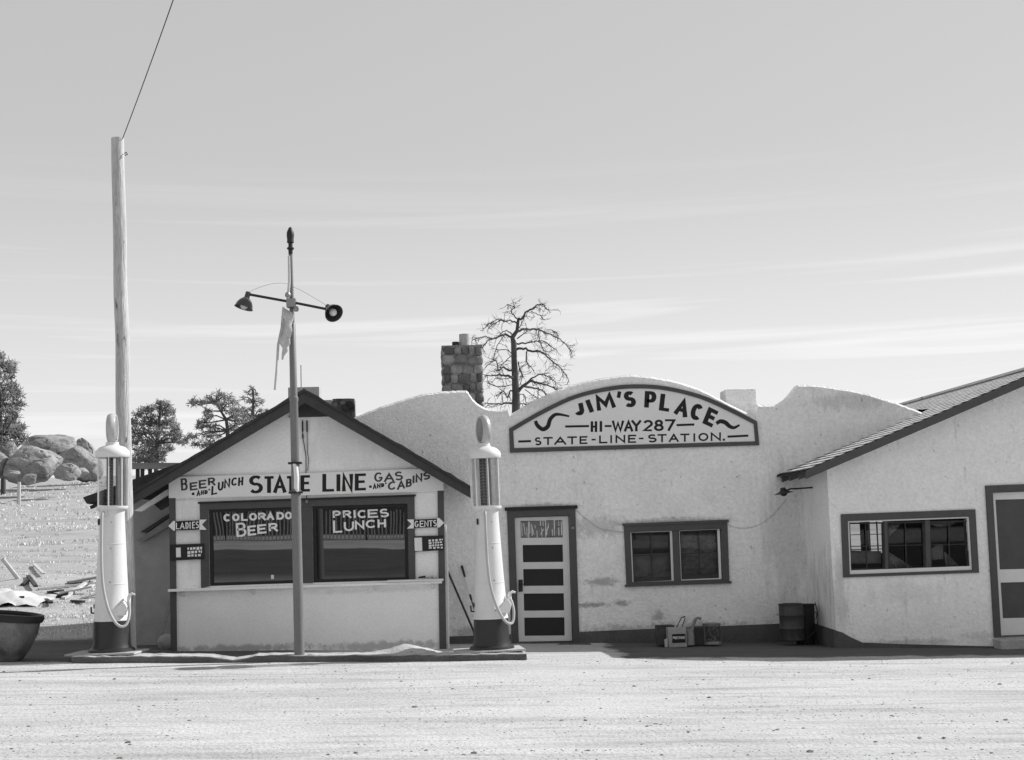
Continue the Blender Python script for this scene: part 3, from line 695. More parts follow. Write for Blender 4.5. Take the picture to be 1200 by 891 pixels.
def drape(name, pts, Y, off, m, parent, amp=.012):
    """hanging cloth behind a pane: pts are pixel rows [(left, right), ...]"""
    vs = []; fs = []; nu = 16
    for (l, r) in pts:
        for i in range(nu + 1):
            u = i / nu; w = at(l[0] + (r[0] - l[0]) * u, l[1] + (r[1] - l[1]) * u, Y)
            vs.append((w.x, Y + off + amp * math.sin(u * 26 + w.z * 2) + amp * noise.noise((w.x * 6, w.z * 6, 1)), w.z))
    for j in range(len(pts) - 1):
        for i in range(nu): o_ = j * (nu + 1) + i; fs.append((o_, o_ + 1, o_ + nu + 2, o_ + nu + 1))
    mb = MB(); mb.add(vs, fs); o = mb.build(name, m, parent, smooth=True); q = o.modifiers.new('thickness', 'SOLIDIFY'); q.thickness = .004; return o
drape('curtain', [((741, 650), (790, 648)), ((741.5, 664), (790, 666)), ((742, 681), (790, 668))], YM, .16, mat('pale_curtain', .42, .95, .35, 7), cw)
drape('curtain', [((741, 618), (792, 618)), ((741, 651), (790, 649))], YM, .20, mat('grey_blind', .13, .95, .2, 7), cw, .002)
drape('curtain', [((798, 618), (846, 617)), ((798, 650), (846, 648)), ((799, 676), (847, 674))], YM, .15, mat('checked_curtain', .34, .95, .6, 9, stretch=(1, 1, 2)), cw)
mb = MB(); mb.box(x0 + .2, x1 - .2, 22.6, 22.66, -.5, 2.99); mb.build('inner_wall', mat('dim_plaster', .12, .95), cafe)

# ================================================================== SIDE BUILDING (right)
w0 = at(1060, 760, YW)
wing = thing('side_building', (w0.x, YW, gz(w0)), 'whitewashed building with shingled gable roof at right edge of the picture', 'building')
YF = YW - .35
E = at(944, 551, YF); PK = at(1252, 420, YF)
slope = (PK.z - E.z) / (PK.x - E.x)
XR = PK.x + (PK.x - E.x)                       # right eave
def roof_z(x): return PK.z - slope * abs(x - PK.x)
wl_b, wl_t = at(979.6, 752, YW), at(969, 551, YW)
xl = wl_b.x; xr = XR - (xl - E.x)
ww_q = Quad((985, 602.8), (1142.3, 597), (1146.7, 671.2), (987.8, 677), YW); ww_open = ww_q.inset(7.6, 8.4, 7.6, 3.6)
wd_q = Quad((1154, 569.3), (1242, 566), (1252, 743.5), (1164.5, 747), YW); wd_open = wd_q.inset(8, 8.2, 8, 1.0)
xlt = wl_t.x
out = [Vector((xl, YW, -1.2)), Vector((xlt, YW, roof_z(xlt) - .14)), Vector((PK.x, YW, PK.z - .14)), Vector((xr, YW, roof_z(xr) - .14)), Vector((xr, YW, -1.2))]
mb = MB(); wall_mesh(mb, out, [ww_open.loop(), wd_open.loop()], YW, .2, .2, through=True)
mb.prism([(xl, YW + .201, -1.2), (xlt, YW + .201, roof_z(xlt) - .14), (xlt + .15, YW + .201, roof_z(xlt) - .14), (xl + .15, YW + .201, -1.2)], (0, 9, 0))
mb.prism([(xr, YW + .201, -1.2), (xr, YW + .201, roof_z(xr) - .14), (xr - .15, YW + .201, roof_z(xr) - .14), (xr - .15, YW + .201, -1.2)], (0, 9, 0))
far_q = Quad((996, 611), (1036, 610), (1038, 648), (998, 649), 24.6)
far_b = Quad((992, 609), (1040, 608), (1042, 651), (994, 652), 28.9)
wall_mesh(mb, [Vector((p.x, 28.9, p.z)) for p in out], [far_b.loop()], 28.9, .002, .001)
mb.build('wall', stucco2, wing)
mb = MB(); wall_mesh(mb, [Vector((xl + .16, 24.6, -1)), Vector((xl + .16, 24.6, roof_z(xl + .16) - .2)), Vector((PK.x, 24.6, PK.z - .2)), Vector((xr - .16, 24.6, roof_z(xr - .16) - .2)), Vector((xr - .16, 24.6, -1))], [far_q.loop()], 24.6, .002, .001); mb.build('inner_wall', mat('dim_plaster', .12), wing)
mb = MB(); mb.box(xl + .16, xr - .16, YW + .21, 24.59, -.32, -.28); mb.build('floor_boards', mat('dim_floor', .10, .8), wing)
# shingle roof
Y1 = 29.3
mb = MB(); ny = 40
for xe, sgn in ((E.x, 1), (XR, -1)):
    for k in range(27):
        xa = xe + (PK.x - xe) * k / 27; xb = xe + (PK.x - xe) * (k + 1) / 27
        vs = []; fs = []
        for i in range(ny + 1):
            y = YF + (Y1 - YF) * i / ny; vs += [(xa, y, roof_z(xa) + .007), (xb, y, roof_z(xb) + .007), (xa, y, roof_z(xa))]
        for i in range(ny): o_ = 3 * i; fs += [(o_, o_ + 3, o_ + 4, o_ + 1)]
        mb.add(vs, fs)
mb.prism([(E.x, YF, roof_z(E.x) - .03), (PK.x, YF, PK.z - .03), (XR, YF, roof_z(XR) - .03), (XR, YF, roof_z(XR) - .004), (PK.x, YF, PK.z - .004), (E.x, YF, roof_z(E.x) - .004)], (0, Y1 - YF, 0))
mb.box(PK.x - .06, PK.x + .06, YF, Y1, PK.z - .0, PK.z + .04)
N_ = shingle.node_tree.nodes; t_ = shingle.node_tree.links.new; b_ = N_['Principled BSDF']; old_ = b_.inputs['Base Color'].links[0].from_socket
g_ = N_.new('ShaderNodeNewGeometry'); sx_ = N_.new('ShaderNodeSeparateXYZ'); t_(g_.outputs['Position'], sx_.inputs[0])
# dark lower part of every course
su = N_.new('ShaderNodeMath'); su.operation = 'SUBTRACT'; t_(sx_.outputs[0], su.inputs[0]); su.inputs[1].default_value = E.x
dv = N_.new('ShaderNodeMath'); dv.operation = 'DIVIDE'; t_(su.outputs[0], dv.inputs[0]); dv.inputs[1].default_value = (PK.x - E.x) / 27
fr = N_.new('ShaderNodeMath'); fr.operation = 'FRACT'; t_(dv.outputs[0], fr.inputs[0])
wv = N_.new('ShaderNodeTexNoise'); wv.inputs['Scale'].default_value = 5; wv.inputs['Detail'].default_value = 4; t_(g_.outputs['Position'], wv.inputs['Vector'])
th = N_.new('ShaderNodeMapRange'); th.inputs[1].default_value = .3; th.inputs[2].default_value = .7; th.inputs[3].default_value = .36; th.inputs[4].default_value = .62; t_(wv.outputs[0], th.inputs[0])
cp = N_.new('ShaderNodeMath'); cp.operation = 'GREATER_THAN'; t_(fr.outputs[0], cp.inputs[0]); t_(th.outputs[0], cp.inputs[1])
mr_ = N_.new('ShaderNodeMapRange'); mr_.inputs[3].default_value = .05; mr_.inputs[4].default_value = 1.0; t_(cp.outputs[0], mr_.inputs[0])
mu_ = N_.new('ShaderNodeMath'); mu_.operation = 'MULTIPLY'; t_(old_, mu_.inputs[0]); t_(mr_.outputs[0], mu_.inputs[1]); t_(mu_.outputs[0], b_.inputs['Base Color'])
mb.build('roof', shingle, wing, fix=False)
mb = MB(); fh = .13
mb.prism([(E.x, YF - .02, E.z - fh), (PK.x, YF - .02, PK.z - fh), (XR, YF - .02, roof_z(XR) - fh), (XR, YF - .02, roof_z(XR) - .006), (PK.x, YF - .02, PK.z - .006), (E.x, YF - .02, E.z - .006)], (0, .04, 0))
mb.build('fascia', trim, wing)
for y in (YW + .22, YW + .75, YW + 1.2):
    mb = MB(); mb.prism([(E.x + .06, y, roof_z(E.x + .06) - .04), (xl + .1, y, roof_z(xl + .1) - .04), (xl + .1, y, roof_z(xl + .1) - .16), (E.x + .06, y, roof_z(E.x + .06) - .14)], (0, .05, 0))
    mb.build('rafter', trim, wing)
# plinth
mb = MB(); pl_px = [(979.9, 790), (979.3, 739), (986, 741), (997, 747), (1010, 753), (1060, 755), (1165, 757.5), (1165, 790)]
pts = [at(x, y, YW) for x, y in pl_px]
mb.prism([(p.x, YW - .03, p.z) for p in pts], (0, .028, 0))
zi, zo = at(944, 729, YM).z, at(979.5, 738.5, YW).z
mb.prism([(xl - .03, YW - .03, -1), (xl - .03, YW - .03, zo), (xl - .03, YM - .003, zi), (xl - .03, YM - .003, -1)], (.028, 0, 0))
mb.build('plinth', plinth, wing)
# window of three sashes
mb = MB(); ww_q.ring(mb, ww_open, .03, -.10)
zw = zc(5.217, 970, 580)
for xa, xb, s in ((348, 368, 1), (598, 628, 1)):
    q = Quad(zw(xa - 2, 160 - xa * .018 + 6), zw(xb - 2, 160 - xb * .018 + 6), zw(xb + 6, 458 - xb * .02 + 4), zw(xa + 6, 458 - xa * .02 + 4), YW); q.box(mb, 0, 1, 0, 1, -.012, -.09)
wwin = mb.build('window', trim, wing, bevel=.004)
mb = MB(); iq = ww_open.inset(2.0, 1.6, 2.0, 4.4); ww_open.ring(mb, iq, .006, -.05); mb.build('sill', white, wwin)
def zq(x0, x1, y0, y1): return Quad(zw(x0 - 4, y0 - x0 * .018 + 2), zw(x1 - 4, y0 - x1 * .018 + 2), zw(x1 + 5, y1 - x1 * .022 + 3), zw(x0 + 5, y1 - x0 * .022 + 3), YW)
sash_window(wwin, [zq(133, 348, 170, 462), zq(368, 598, 170, 462), zq(628, 868, 170, 462)], YW, wdark, glass2, [(1.2, 1.2, 1.2, 1.2), (.6, .8, .6, .8), 1.0])
cm_ = mat('pale_curtain', .42)
zp = lambda x, y: zw(x, y)
drape('curtain', [(zp(372, 178), zp(474, 174)), (zp(376, 215), zp(440, 212)), (zp(380, 262), zp(384, 262))], YW, .16, cm_, wwin, .006)
drape('curtain', [(zp(380, 345), zp(384, 345)), (zp(384, 395), zp(470, 395)), (zp(388, 455), zp(552, 450))], YW, .17, cm_, wwin, .006)
drape('curtain', [(zp(630, 170), zp(820, 160)), (zp(690, 195), zp(770, 192))], YW, .16, cm_, wwin, .006)
drape('curtain', [(zp(690, 308), zp(732, 306)), (zp(636, 345), zp(733, 340)), (zp(640, 402), zp(735, 394))], YW, .17, cm_, wwin, .006)
drape('curtain', [(zp(738, 350), zp(742, 350)), (zp(742, 395), zp(790, 395)), (zp(748, 440), zp(832, 436))], YW, .17, cm_, wwin, .006)
drape('curtain', [(zp(130, 340), zp(350, 345)), (zp(132, 425), zp(352, 420))], YW, .18, cm_, wwin, .006)
mb = MB()
for u in (.30, .55, .78): far_q.box(mb, u - .012, u + .012, 0, 1, .02, -.02)
for v in (.42, .88): far_q.box(mb, 0, 1, v - .012, v + .012, .015, -.015)
far_q.box(mb, .30, .52, 0, 1, .012, -.012)
mb.build('back_window', wdark, wing)
# door at the picture's edge
mb = MB(); wd_q.ring(mb, wd_open, .035, -.06); wc = mb.build('door_frame', trim, wing, bevel=.004)
lf = wd_open.inset(.5, .5, .5, .5)
zdd = zc(4.05, 1100, 560)
def wq(x0, x1, y0, y1): return Quad(zdd(x0 + (y0 - 100) * .063, y0), zdd(x1 + (y0 - 100) * .063, y0 - 6), zdd(x1 + (y1 - 100) * .063, y1 - 6), zdd(x0 + (y1 - 100) * .063, y1), YW)
pans = [wq(273, 520, 104, 436), wq(273, 520, 498, 668)]
mb = MB(); wall_mesh(mb, [Vector((p.x, YW + .03, p.z)) for p in lf.loop()], [[Vector((p.x, YW + .03, p.z)) for p in k.loop()] for k in pans], YW + .03, .035, .033)
wdl = mb.build('screen_door', white, wing)
for k in pans:
    mb = MB(); k.box(mb, -.01, 1.01, -.01, 1.01, -.05, -.058); mb.build('screen', trim, wdl)
a, b = at(1163, 748, YW), at(1262, 745, YW)
mb = MB(); mb.box(a.x, b.x, YW - .30, YW - .004, -.8, a.z - .01); mb.build('step', concrete, wing, bevel=.01)

# ================================================================== HUT (left)
h0 = at(360, 765, YH)
hut = thing('beer_stand', (h0.x, YH, gz(h0)), 'small gabled plaster lunch stand with two large dark show windows', 'building')
YHF = YH - .30
A = at(357, 458.5, YHF); LE = at(150.6, 582, YHF); RE = at(553, 573, YHF)
def hz_l(x): return A.z + (LE.z - A.z) * (x - A.x) / (LE.x - A.x)
def hz_r(x): return A.z + (RE.z - A.z) * (x - A.x) / (RE.x - A.x)
lo = Quad((244.5, 597.5), (354, 593.8), (355.2, 683.3), (246, 687), YH); ro = Quad((366, 593.4), (477.4, 590.2), (479, 680), (367.2, 683), YH)
bl, br = at(200.5, 790, YH), at(523.8, 790, YH); tl, tr = at(198.5, 585, YH), at(519.8, 575, YH)
out = [bl, Vector((tl.x, YH, hz_l(tl.x) - .10)), Vector((A.x, YH, A.z - .10)), Vector((tr.x, YH, hz_r(tr.x) - .10)), br]
mb = MB(); wall_mesh(mb, out, [lo.loop(), ro.loop()], YH, .14, .09)
for pa, pb_, s in ((bl, tl, 1), (br, tr, -1)):
    zt_ = (hz_l if s > 0 else hz_r)(pb_.x) - .10
    mb.prism([(pa.x, YH + .141, pa.z), (pb_.x, YH + .141, zt_), (pb_.x + .12 * s, YH + .141, zt_), (pa.x + .12 * s, YH + .141, pa.z)], (0, (24.0 if s > 0 else YM - .01) - YH - .141, 0))
mb.build('wall', hutwall, hut)
mb = MB()
for P_, f in ((LE, hz_l), (RE, hz_r)):
    n = 24; yb_ = 24.2 if P_ is LE else YM - .01
    top = []; bot = []
    for i in range(n + 1):
        x = A.x + (P_.x - A.x) * i / n; j = random.uniform(-.012, .012)
        top.append((x, YHF - .03, f(x) + .035 + j)); bot.append((x, YHF - .03, f(x) - .012))
    mb.prism(top + bot[::-1], (0, yb_ - YHF + .03, 0))
mb.build('roof', roofm, hut)
mb = MB()
for P_, f in ((LE, hz_l), (RE, hz_r)):
    mb.prism([(A.x, YHF, A.z - .015), (P_.x, YHF, P_.z - .015), (P_.x, YHF, P_.z - .150), (A.x, YHF, A.z - .175)], (0, .035, 0))
mb.build('fascia', fasciam, hut)
mb = MB()
q = [at(358, 466, YH - .05), at(338, 489.3, YH - .05), at(387, 488, YH - .05)]
mb.prism([(p.x, YH - .05, p.z) for p in q], (0, .045, 0)); mb.build('collar_board', fasciam, hut)
for (t0, t1, b0, b1) in (((198.5, 583), (205.7, 583), (200.6, 780), (207.8, 780)), ((512.6, 573), (520, 573), (515.2, 780), (523.6, 780))):
    q = Quad(t0, t1, b1, b0, YH); mb = MB(); q.box(mb, 0, 1, 0, 1, .03, -.001); mb.build('corner_board', trim, hut)
# sunlit lath at the right corner
mb = MB(); path = [at(x, y, YH + .03) for x, y in ((522.2, 615), (523.2, 640), (524.6, 680), (525.2, 720), (525.6, 770))]
mb.tube(path, [.014, .022, .016, .016, .016], 8); mb.build('corner_strip', white, hut, smooth=True)
# windows
wq_ = Quad((234.3, 589.2), (485.7, 580.6), (487, 682.4), (236, 689), YH)
mb = MB()
v = [wq_.loop(), None]
# casing as four boards and a mullion
def board(qd, front=.03, back=-.001, m=None): qd.box(m, 0, 1, 0, 1, front, back)
board(Quad(wq_.c[0], wq_.c[1], (477.4, 590.2), (244.5, 597.5), YH), m=mb)
board(Quad(wq_.c[0] + Vector((0, .0)), (244.5, 597.5), (246, 687), wq_.c[3], YH), .029, m=mb)
board(Quad((477.4, 590.2), wq_.c[1], wq_.c[2], (479, 680), YH), .029, m=mb)
board(Quad((354, 593.8), (366, 593.4), (367.2, 683.2), (355.2, 683.6), YH), .022, m=mb)
hw = mb.build('window', trim, hut, bevel=.003)
mb = MB(); Quad((232.5, 588.4), (487.4, 579.7), (487.4, 582), (232.5, 590.7), YH).box(mb, 0, 1, 0, 1, .05, .0305); mb.build('drip_cap', trimdk, hw)
for o_ in (lo, ro):
    inner = o_.inset(4.0, 3.2, 4.0, 3.6); mb = MB(); o_.ring(mb, inner, -.02, -.07); mb.build('sash', trimdk, hw)
    mb = MB(); inner.box(mb, -.01, 1.01, -.01, 1.01, -.055, -.062); mb.build('pane', glass, hw)
# lettering on the glass
GO = -.052
z1 = zc(7.06, 190, 540); z2 = zc(6.667, 350, 540)
mb = MB(); ww = (2.1, 2.6)
cx = [('C', 503, 562), ('O', 575, 636), ('L', 648, 706), ('O', 715, 781), ('R', 790, 856), ('A', 860, 924), ('D', 943, 1006), ('O', 1012, 1072)]
for i, (ch_, a, b) in enumerate(cx): letter(mb, ch_, lbox(z1, a, b, 440 - i * 2.6, 503 - i * 2.6), ww, YH, GO)
mb.build('lettering', signw2, hw, fix=False); mb = MB()
for ch_, a, b, t_, bt in (('B', 612, 695, 513, 628), ('E', 705, 778, 537, 618), ('E', 786, 862, 527, 603), ('R', 880, 956, 516, 588)):
    letter(mb, ch_, lbox(z1, a, b, t_, bt, .1, -.06), (2.1, 2.6), YH, GO)
mb.build('lettering', signw2, hw, fix=False)
mb = MB()
for ch_, a, b, t_, bt in (('P', 266, 330, 390, 452), ('R', 345, 412, 388, 449), ('I', 428, 446, 386, 448), ('C', 460, 532, 385, 448), ('E', 540, 622, 380, 445), ('S', 633, 706, 375, 442)):
    letter(mb, ch_, lbox(z2, a, b, t_, bt, .04, -.05), (1.9, 2.4), YH, GO)
mb.build('lettering', signw2, hw, fix=False); mb = MB()
for ch_, a, b, t_, bt in (('L', 268, 340, 466, 562), ('U', 352, 432, 472, 550), ('N', 438, 512, 468, 536), ('C', 523, 606, 462, 526), ('H', 616, 682, 458, 522)):
    letter(mb, ch_, lbox(z2, a, b, t_, bt, .06, -.02), (1.9, 2.4), YH, GO)
mb.build('lettering', signw2, hw, fix=False)
p = at(318.8, 676.5, YH); mb = MB(); mb.box(p.x - .02, p.x + .02, YH + .05, YH + .054, p.z - .03, p.z + .03); mb.build('price_tag', white, hw)
# shelf
mb = MB(); q = Quad((198.8, 690.5), (518, 680.6), (518, 683.4), (198.8, 693.4), YH); q.box(mb, 0, 1, 0, 1, .14, -.001); mb.build('shelf', hutwall, hut, bevel=.004)
mb = MB(); q = Quad((454, 679.8), (519.6, 678.0), (519.6, 680.4), (454, 682.2), YH); q.box(mb, 0, 1, 0, 1, .18, .035); mb.build('shelf', white, hut, bevel=.004)
for x, y in ((216, 694), (298, 691.5), (441, 686.5), (507, 684.5)):
    p = at(x, y, YH); mb = MB(); mb.prism([(p.x - .02, YH - .002, p.z), (p.x - .02, YH - .10, p.z), (p.x - .02, YH - .002, p.z - .07)], (.03, 0, 0)); mb.build('bracket', hutwall, hut)
# hut chimneys
a, b = at(389.5, 467.5, 22.2), at(415, 467.5, 22.2); mb = MB(); rough_box(mb, a.x, b.x, 22.2, 22.62, 2.9, a.z, 4, 6, .008); mb.build('chimney', brickwork, hut)
a, b = at(337.5, 454.2, 22.3), at(374, 454.2, 22.3); mb = MB(); mb.box(a.x, b.x, 22.3, 22.75, 2.9, a.z); mb.build('vent_box', mat('vent_paint', .40, .8, .1, 5), hut, bevel=.006)
a, b = at(374.8, 469, 22.4), at(389, 469, 22.4); mb = MB(); mb.box(a.x, b.x, 22.4, 22.7, 2.9, a.z); mb.build('vent_box', mat('vent_paint'  , .4), hut, bevel=.006)

# ---- signs on the hut
def face_sign(name, loc_px, label, Y): 
    p = at(*loc_px, Y); return thing(name, (p.x, Y, p.z), label, 'sign')
sg = face_sign('sign_board', (360, 583), 'long white board lettered STATE LINE across the gable above the two show windows', YH)
bp = [(198.5, 584), (198.5, 566.3), (211.5, 559), (352, 555), (498, 549.4), (519.6, 562.5), (519.8, 575), (350, 581)]
pts = [at(x, y, YH) for x, y in bp]; mb = MB(); mb.prism([(p.x, YH - .055, p.z) for p in pts], (0, .024, 0)); mb.build('board', signw, sg, bevel=.003)
p0, p1 = at(198.5, 584, YH), at(519.8, 575, YH)
mb = MB(); Quad((206.5, 581.3), (512, 572.4), (512, 576), (206.5, 585), YH).box(mb, 0, 1, 0, 1, .042, .0305); mb.build('batten', hutwall, sg)
LO = .0565
mb = MB(); wt = (3.0, 4.6)
for ch_, a, b, t_, bt in (('S', 720, 838, 124, 272), ('T', 845, 932, 130, 268), ('A', 922, 1032, 131, 267), ('T', 1030, 1112, 128, 264)):
    letter(mb, ch_, lbox(z1, a, b, t_, bt, .03), wt, YH, LO)
for ch_, a, b, t_, bt in (('E', 16, 96, 115, 243), ('L', 187, 284, 104, 243), ('I', 299, 326, 108, 240), ('N', 340, 428, 106, 240), ('E', 440, 532, 102, 234)):
    letter(mb, ch_, lbox(z2, a, b, t_, bt, .03), wt, YH, LO)
for (x, y) in ((262, 276), ):
    stroke(mb, [z1(x - 11, y), z1(x + 11, y)], (3.0, 3.0), YH, LO)
stroke(mb, [z1(388, 241), z1(402, 240)], (1.8, 1.8), YH, LO)
stroke(mb, [z2(552, 205), z2(572, 204)], (2.8, 2.8), YH, LO); stroke(mb, [z2(676, 179), z2(688, 178)], (1.7, 1.7), YH, LO)
for ch_, a, b, t_, bt in (('A', 290, 322, 246, 292), ('N', 324, 352, 246, 284), ('D', 355, 383, 244, 278)): letter(mb, ch_, lbox(z1, a, b, t_, bt, .15), (1.4, 1.8), YH, LO)
for ch_, a, b, t_, bt in (('A', 580, 610, 180, 222), ('N', 612, 642, 180, 216), ('D', 645, 670, 177, 208)): letter(mb, ch_, lbox(z2, a, b, t_, bt, .15), (1.4, 1.8), YH, LO)
for ch_, a, b, t_, bt in (('L', 410, 462, 207, 281), ('U', 463, 511, 171, 249), ('N', 515, 566, 152, 226), ('C', 574, 627, 142, 208), ('H', 631, 674, 138, 208)):
    letter(mb, ch_, lbox(z1, a, b, t_, bt, .22, .06), (1.6, 2.3), YH, LO)
mb.build('lettering', ink, sg, fix=False)
mb = MB()
for ch_, a, b, t_, bt in (('B', 163, 219, 147, 247), ('E', 235, 302, 180, 246), ('E', 310, 376, 161, 231), ('R', 385, 448, 141, 209)):
    letter(mb, ch_, lbox(z1, a, b, t_, bt, .12, -.05), (1.9, 2.5), YH, LO)
for ch_, a, b, t_, bt in (('G', 591, 657, 93, 167), ('A', 667, 748, 100, 166), ('S', 750, 816, 86, 155)): letter(mb, ch_, lbox(z2, a, b, t_, bt, .06), (1.8, 2.4), YH, LO)
for ch_, a, b, t_, bt in (('C', 696, 764, 164, 229), ('A', 768, 832, 158, 224), ('B', 837, 884, 143, 206), ('I', 887, 907, 118, 178), ('N', 912, 966, 103, 168), ('S', 970, 1027, 90, 150)):
    letter(mb, ch_, lbox(z2, a, b, t_, bt, .2, .03), (1.8, 2.4), YH, LO)
mb.build('lettering', inkg, sg, fix=False)

z3 = zc(13.92, 196, 600)
def arrow(zf, head, pan, tail, label, word, xs_, t_, b_):
    sgn = face_sign('arrow_sign', zf(*pan[0]), label, YH)
    def pr(px, y0, d, name, m):
        mb = MB(); pts = [at(*zf(*p), YH) for p in px]; mb.prism([(p.x, YH - y0, p.z) for p in pts], (0, d, 0)); return mb.build(name, m, sgn)
    pr(pan, .05, .019, 'panel', ink); pr(head, .051, .02, 'arrowhead', signw2); pr(tail, .0505, .0195, 'arrow_tail', signw2)
    mb = MB()
    for ch_, (a, b), t0, b0 in zip(word, xs_, t_, b_): letter(mb, ch_, lbox(zf, a, b, t0, b0, .04), (1.05, 1.2), YH, .0525)
    mb.build('lettering', signw2, sgn, fix=False)
arrow(z3, [(138, 306), (112, 307), (27, 232), (108, 150), (138, 148)], [(139, 303), (139, 155), (532, 137), (532, 290)], [(533, 292), (533, 128), (650, 126), (575, 207), (652, 292)],
      'small arrow sign reading LADIES pointing left beside the Colorado Beer window', 'LADIES', [(152, 208), (217, 294), (308, 360), (368, 396), (415, 465), (472, 527)], [178, 174, 170, 166, 162, 158], [284, 281, 277, 273, 271, 268])
z4 = zc(14.857, 470, 600)
arrow(z4, [(626, 106), (662, 106), (750, 192), (668, 272), (628, 272)], [(224, 284), (224, 136), (624, 121), (624, 268)], [(222, 288), (104, 292), (180, 212), (104, 136), (222, 132)],
      'small arrow sign reading GENTS pointing right at the corner of the stand', 'GENTS', [(235, 305), (325, 395), (405, 478), (485, 552), (560, 622)], [158, 153, 150, 147, 142], [268, 265, 262, 258, 254])
def notice(zf, outer, tagq, paper, label, rows):
    sgn = face_sign('notice_board', zf(*outer[0]), label, YH)
    Q = lambda p: Quad(zf(*p[0]), zf(*p[1]), zf(*p[2]), zf(*p[3]), YH)
    mb = MB(); Q(outer).box(mb, 0, 1, 0, 1, .046, .0305); mb.build('board', trimdk, sgn)
    mb = MB(); Q(tagq).box(mb, 0, 1, 0, 1, .0485, .0462); mb.build('paper', signw, sgn)
    mb = MB(); qq = Q(paper)
    for r in range(rows):
        u = .0
        while u < .97:
            w = random.uniform(.08, .22); v0 = (r + .12) / rows; v1 = (r + random.uniform(.65, .95)) / rows
            qq.box(mb, u, min(1, u + w), v0, v1, .0485, .0462); u += w + random.uniform(.04, .1)
    mb.build('paper', signw, sgn)
notice(z3, [(48, 535), (610, 515), (612, 770), (50, 795)], [(153, 585), (228, 582), (232, 738), (155, 742)], [(338, 575), (575, 562), (575, 735), (340, 750)], 'dark notice board with small pale slips below the Ladies arrow', 3)
notice(z4, [(228, 425), (735, 410), (740, 665), (235, 695)], [(232, 452), (362, 448), (370, 678), (240, 682)], [(478, 480), (725, 462), (728, 645), (485, 655)], 'dark notice board with small pale slips below the Gents arrow', 4)

# arch sign on the cafe
z5 = zc(3.75, 580, 430)
sg = face_sign('arch_sign', (740, 525), "large arched white sign lettered JIM'S PLACE under the round parapet", YM)
arc_o = [(66, 378), (62, 272)] + [(x, y) for x, y in smooth_px([(62, 272), (200, 193), (350, 124), (500, 88), (620, 78), (750, 87), (900, 123), (1030, 178), (1150, 241)], 5)][1:] + [(1160, 345)]
arc_i = [(84, 358), (80, 283)] + [(x, y) for x, y in smooth_px([(80, 283), (207, 210), (355, 141), (503, 106), (620, 96), (747, 104), (893, 139), (1020, 194), (1135, 252)], 5)][1:] + [(1142, 328)]
wo_, wi_ = [at(*z5(*p), YM) for p in arc_o], [at(*z5(*p), YM) for p in arc_i]
mb = MB(); mb.ring(wo_, wi_, YM - .035, YM - .001); mb.build('border', trim, sg)
mb = MB(); mb.prism([(p.x, YM - .018, p.z) for p in wi_], (0, .016, 0)); mb.build('board', signw, sg)
SO = .0195
def lq(bl, br, tl, tr): return [z5(*bl), z5(*br), z5(*tl), z5(*tr)]
mb = MB(); wj = (3.7, 5.6)
letter(mb, 'J', lq((352, 220), (398, 206), (340, 163), (386, 149)), wj, YM, SO)
letter(mb, 'I', lq((416, 203), (436, 197), (395, 149), (415, 143)), wj, YM, SO)
letter(mb, 'M', lq((449, 195), (532, 178), (435, 131), (514, 116)), (3.8, 5.0), YM, SO)
letter(mb, "'", lq((536, 138), (548, 136), (538, 110), (556, 108)), (4.2, 4.2), YM, SO)
letter(mb, 'S', lq((568, 180), (621, 176), (563, 110), (614, 106)), wj, YM, SO)
letter(mb, 'P', lq((654, 186), (706, 190), (658, 107), (712, 110)), wj, YM, SO)
letter(mb, 'L', lq((719, 191), (767, 199), (728, 118), (775, 124)), wj, YM, SO)
letter(mb, 'A', lq((783, 205), (842, 226), (802, 138), (860, 156)), wj, YM, SO)
letter(mb, 'C', lq((852, 222), (900, 244), (872, 156), (918, 174)), wj, YM, SO)
letter(mb, 'E', lq((910, 246), (956, 268), (938, 177), (984, 200)), wj, YM, SO)
for k, (P_, w_) in enumerate(((smooth_px([(178, 238), (186, 258), (210, 275), (232, 262), (242, 232), (262, 212), (285, 210), (326, 218)], 5), None), (smooth_px([(972, 250), (990, 240), (1012, 246), (1030, 262), (1050, 268), (1074, 256)], 5), None))):
    n_ = len(P_); wd = [1.8 + 3.2 * math.sin(math.pi * min(1, (i / (n_ - 1)) * .75 + .22)) for i in range(n_)]
    stroke(mb, [z5(*p) for p in P_], wd, YM, SO)
for ch_, a, b, t_, bt in (('H', 420, 449, 240, 287), ('I', 456, 474, 239, 286), ('-', 482, 512, 240, 282), ('W', 513, 567, 237, 285), ('A', 566, 607, 237, 285), ('Y', 598, 643, 235, 284), ('2', 650, 694, 234, 284), ('8', 698, 741, 233, 283), ('7', 745, 792, 231, 282)):
    letter(mb, ch_, lbox(z5, a, b, t_, bt), (2.4, 3.0), YM, SO)
for a, b in (((308, 263), (413, 261)), ((797, 257), (875, 254)), ((102, 329), (158, 327)), ((1021, 307.5), (1112, 303))): stroke(mb, [z5(*a), z5(*b)], (2.6, 2.6), YM, SO)
for ch_, a, b, t_, bt in (('S', 174, 204, 310, 346), ('T', 212, 254, 309, 344), ('A', 260, 313, 308, 343), ('T', 317, 360, 306, 341), ('E', 371, 406, 305, 340), ('-', 424, 442, 303, 338), ('L', 457, 494, 302, 337), ('I', 503, 517, 301, 336), ('N', 529, 572, 300, 335), ('E', 584, 620, 299, 335),
                          ('-', 632, 652, 298, 333), ('S', 671, 710, 297, 333), ('T', 713, 754, 296, 332), ('A', 763, 807, 295, 331), ('T', 813, 854, 294, 330), ('I', 868, 882, 293, 329), ('O', 893, 937, 291, 327), ('N', 947, 992, 289, 326)):
    letter(mb, ch_, lbox(z5, a, b, t_, bt, .02), (1.9, 2.1), YM, SO)
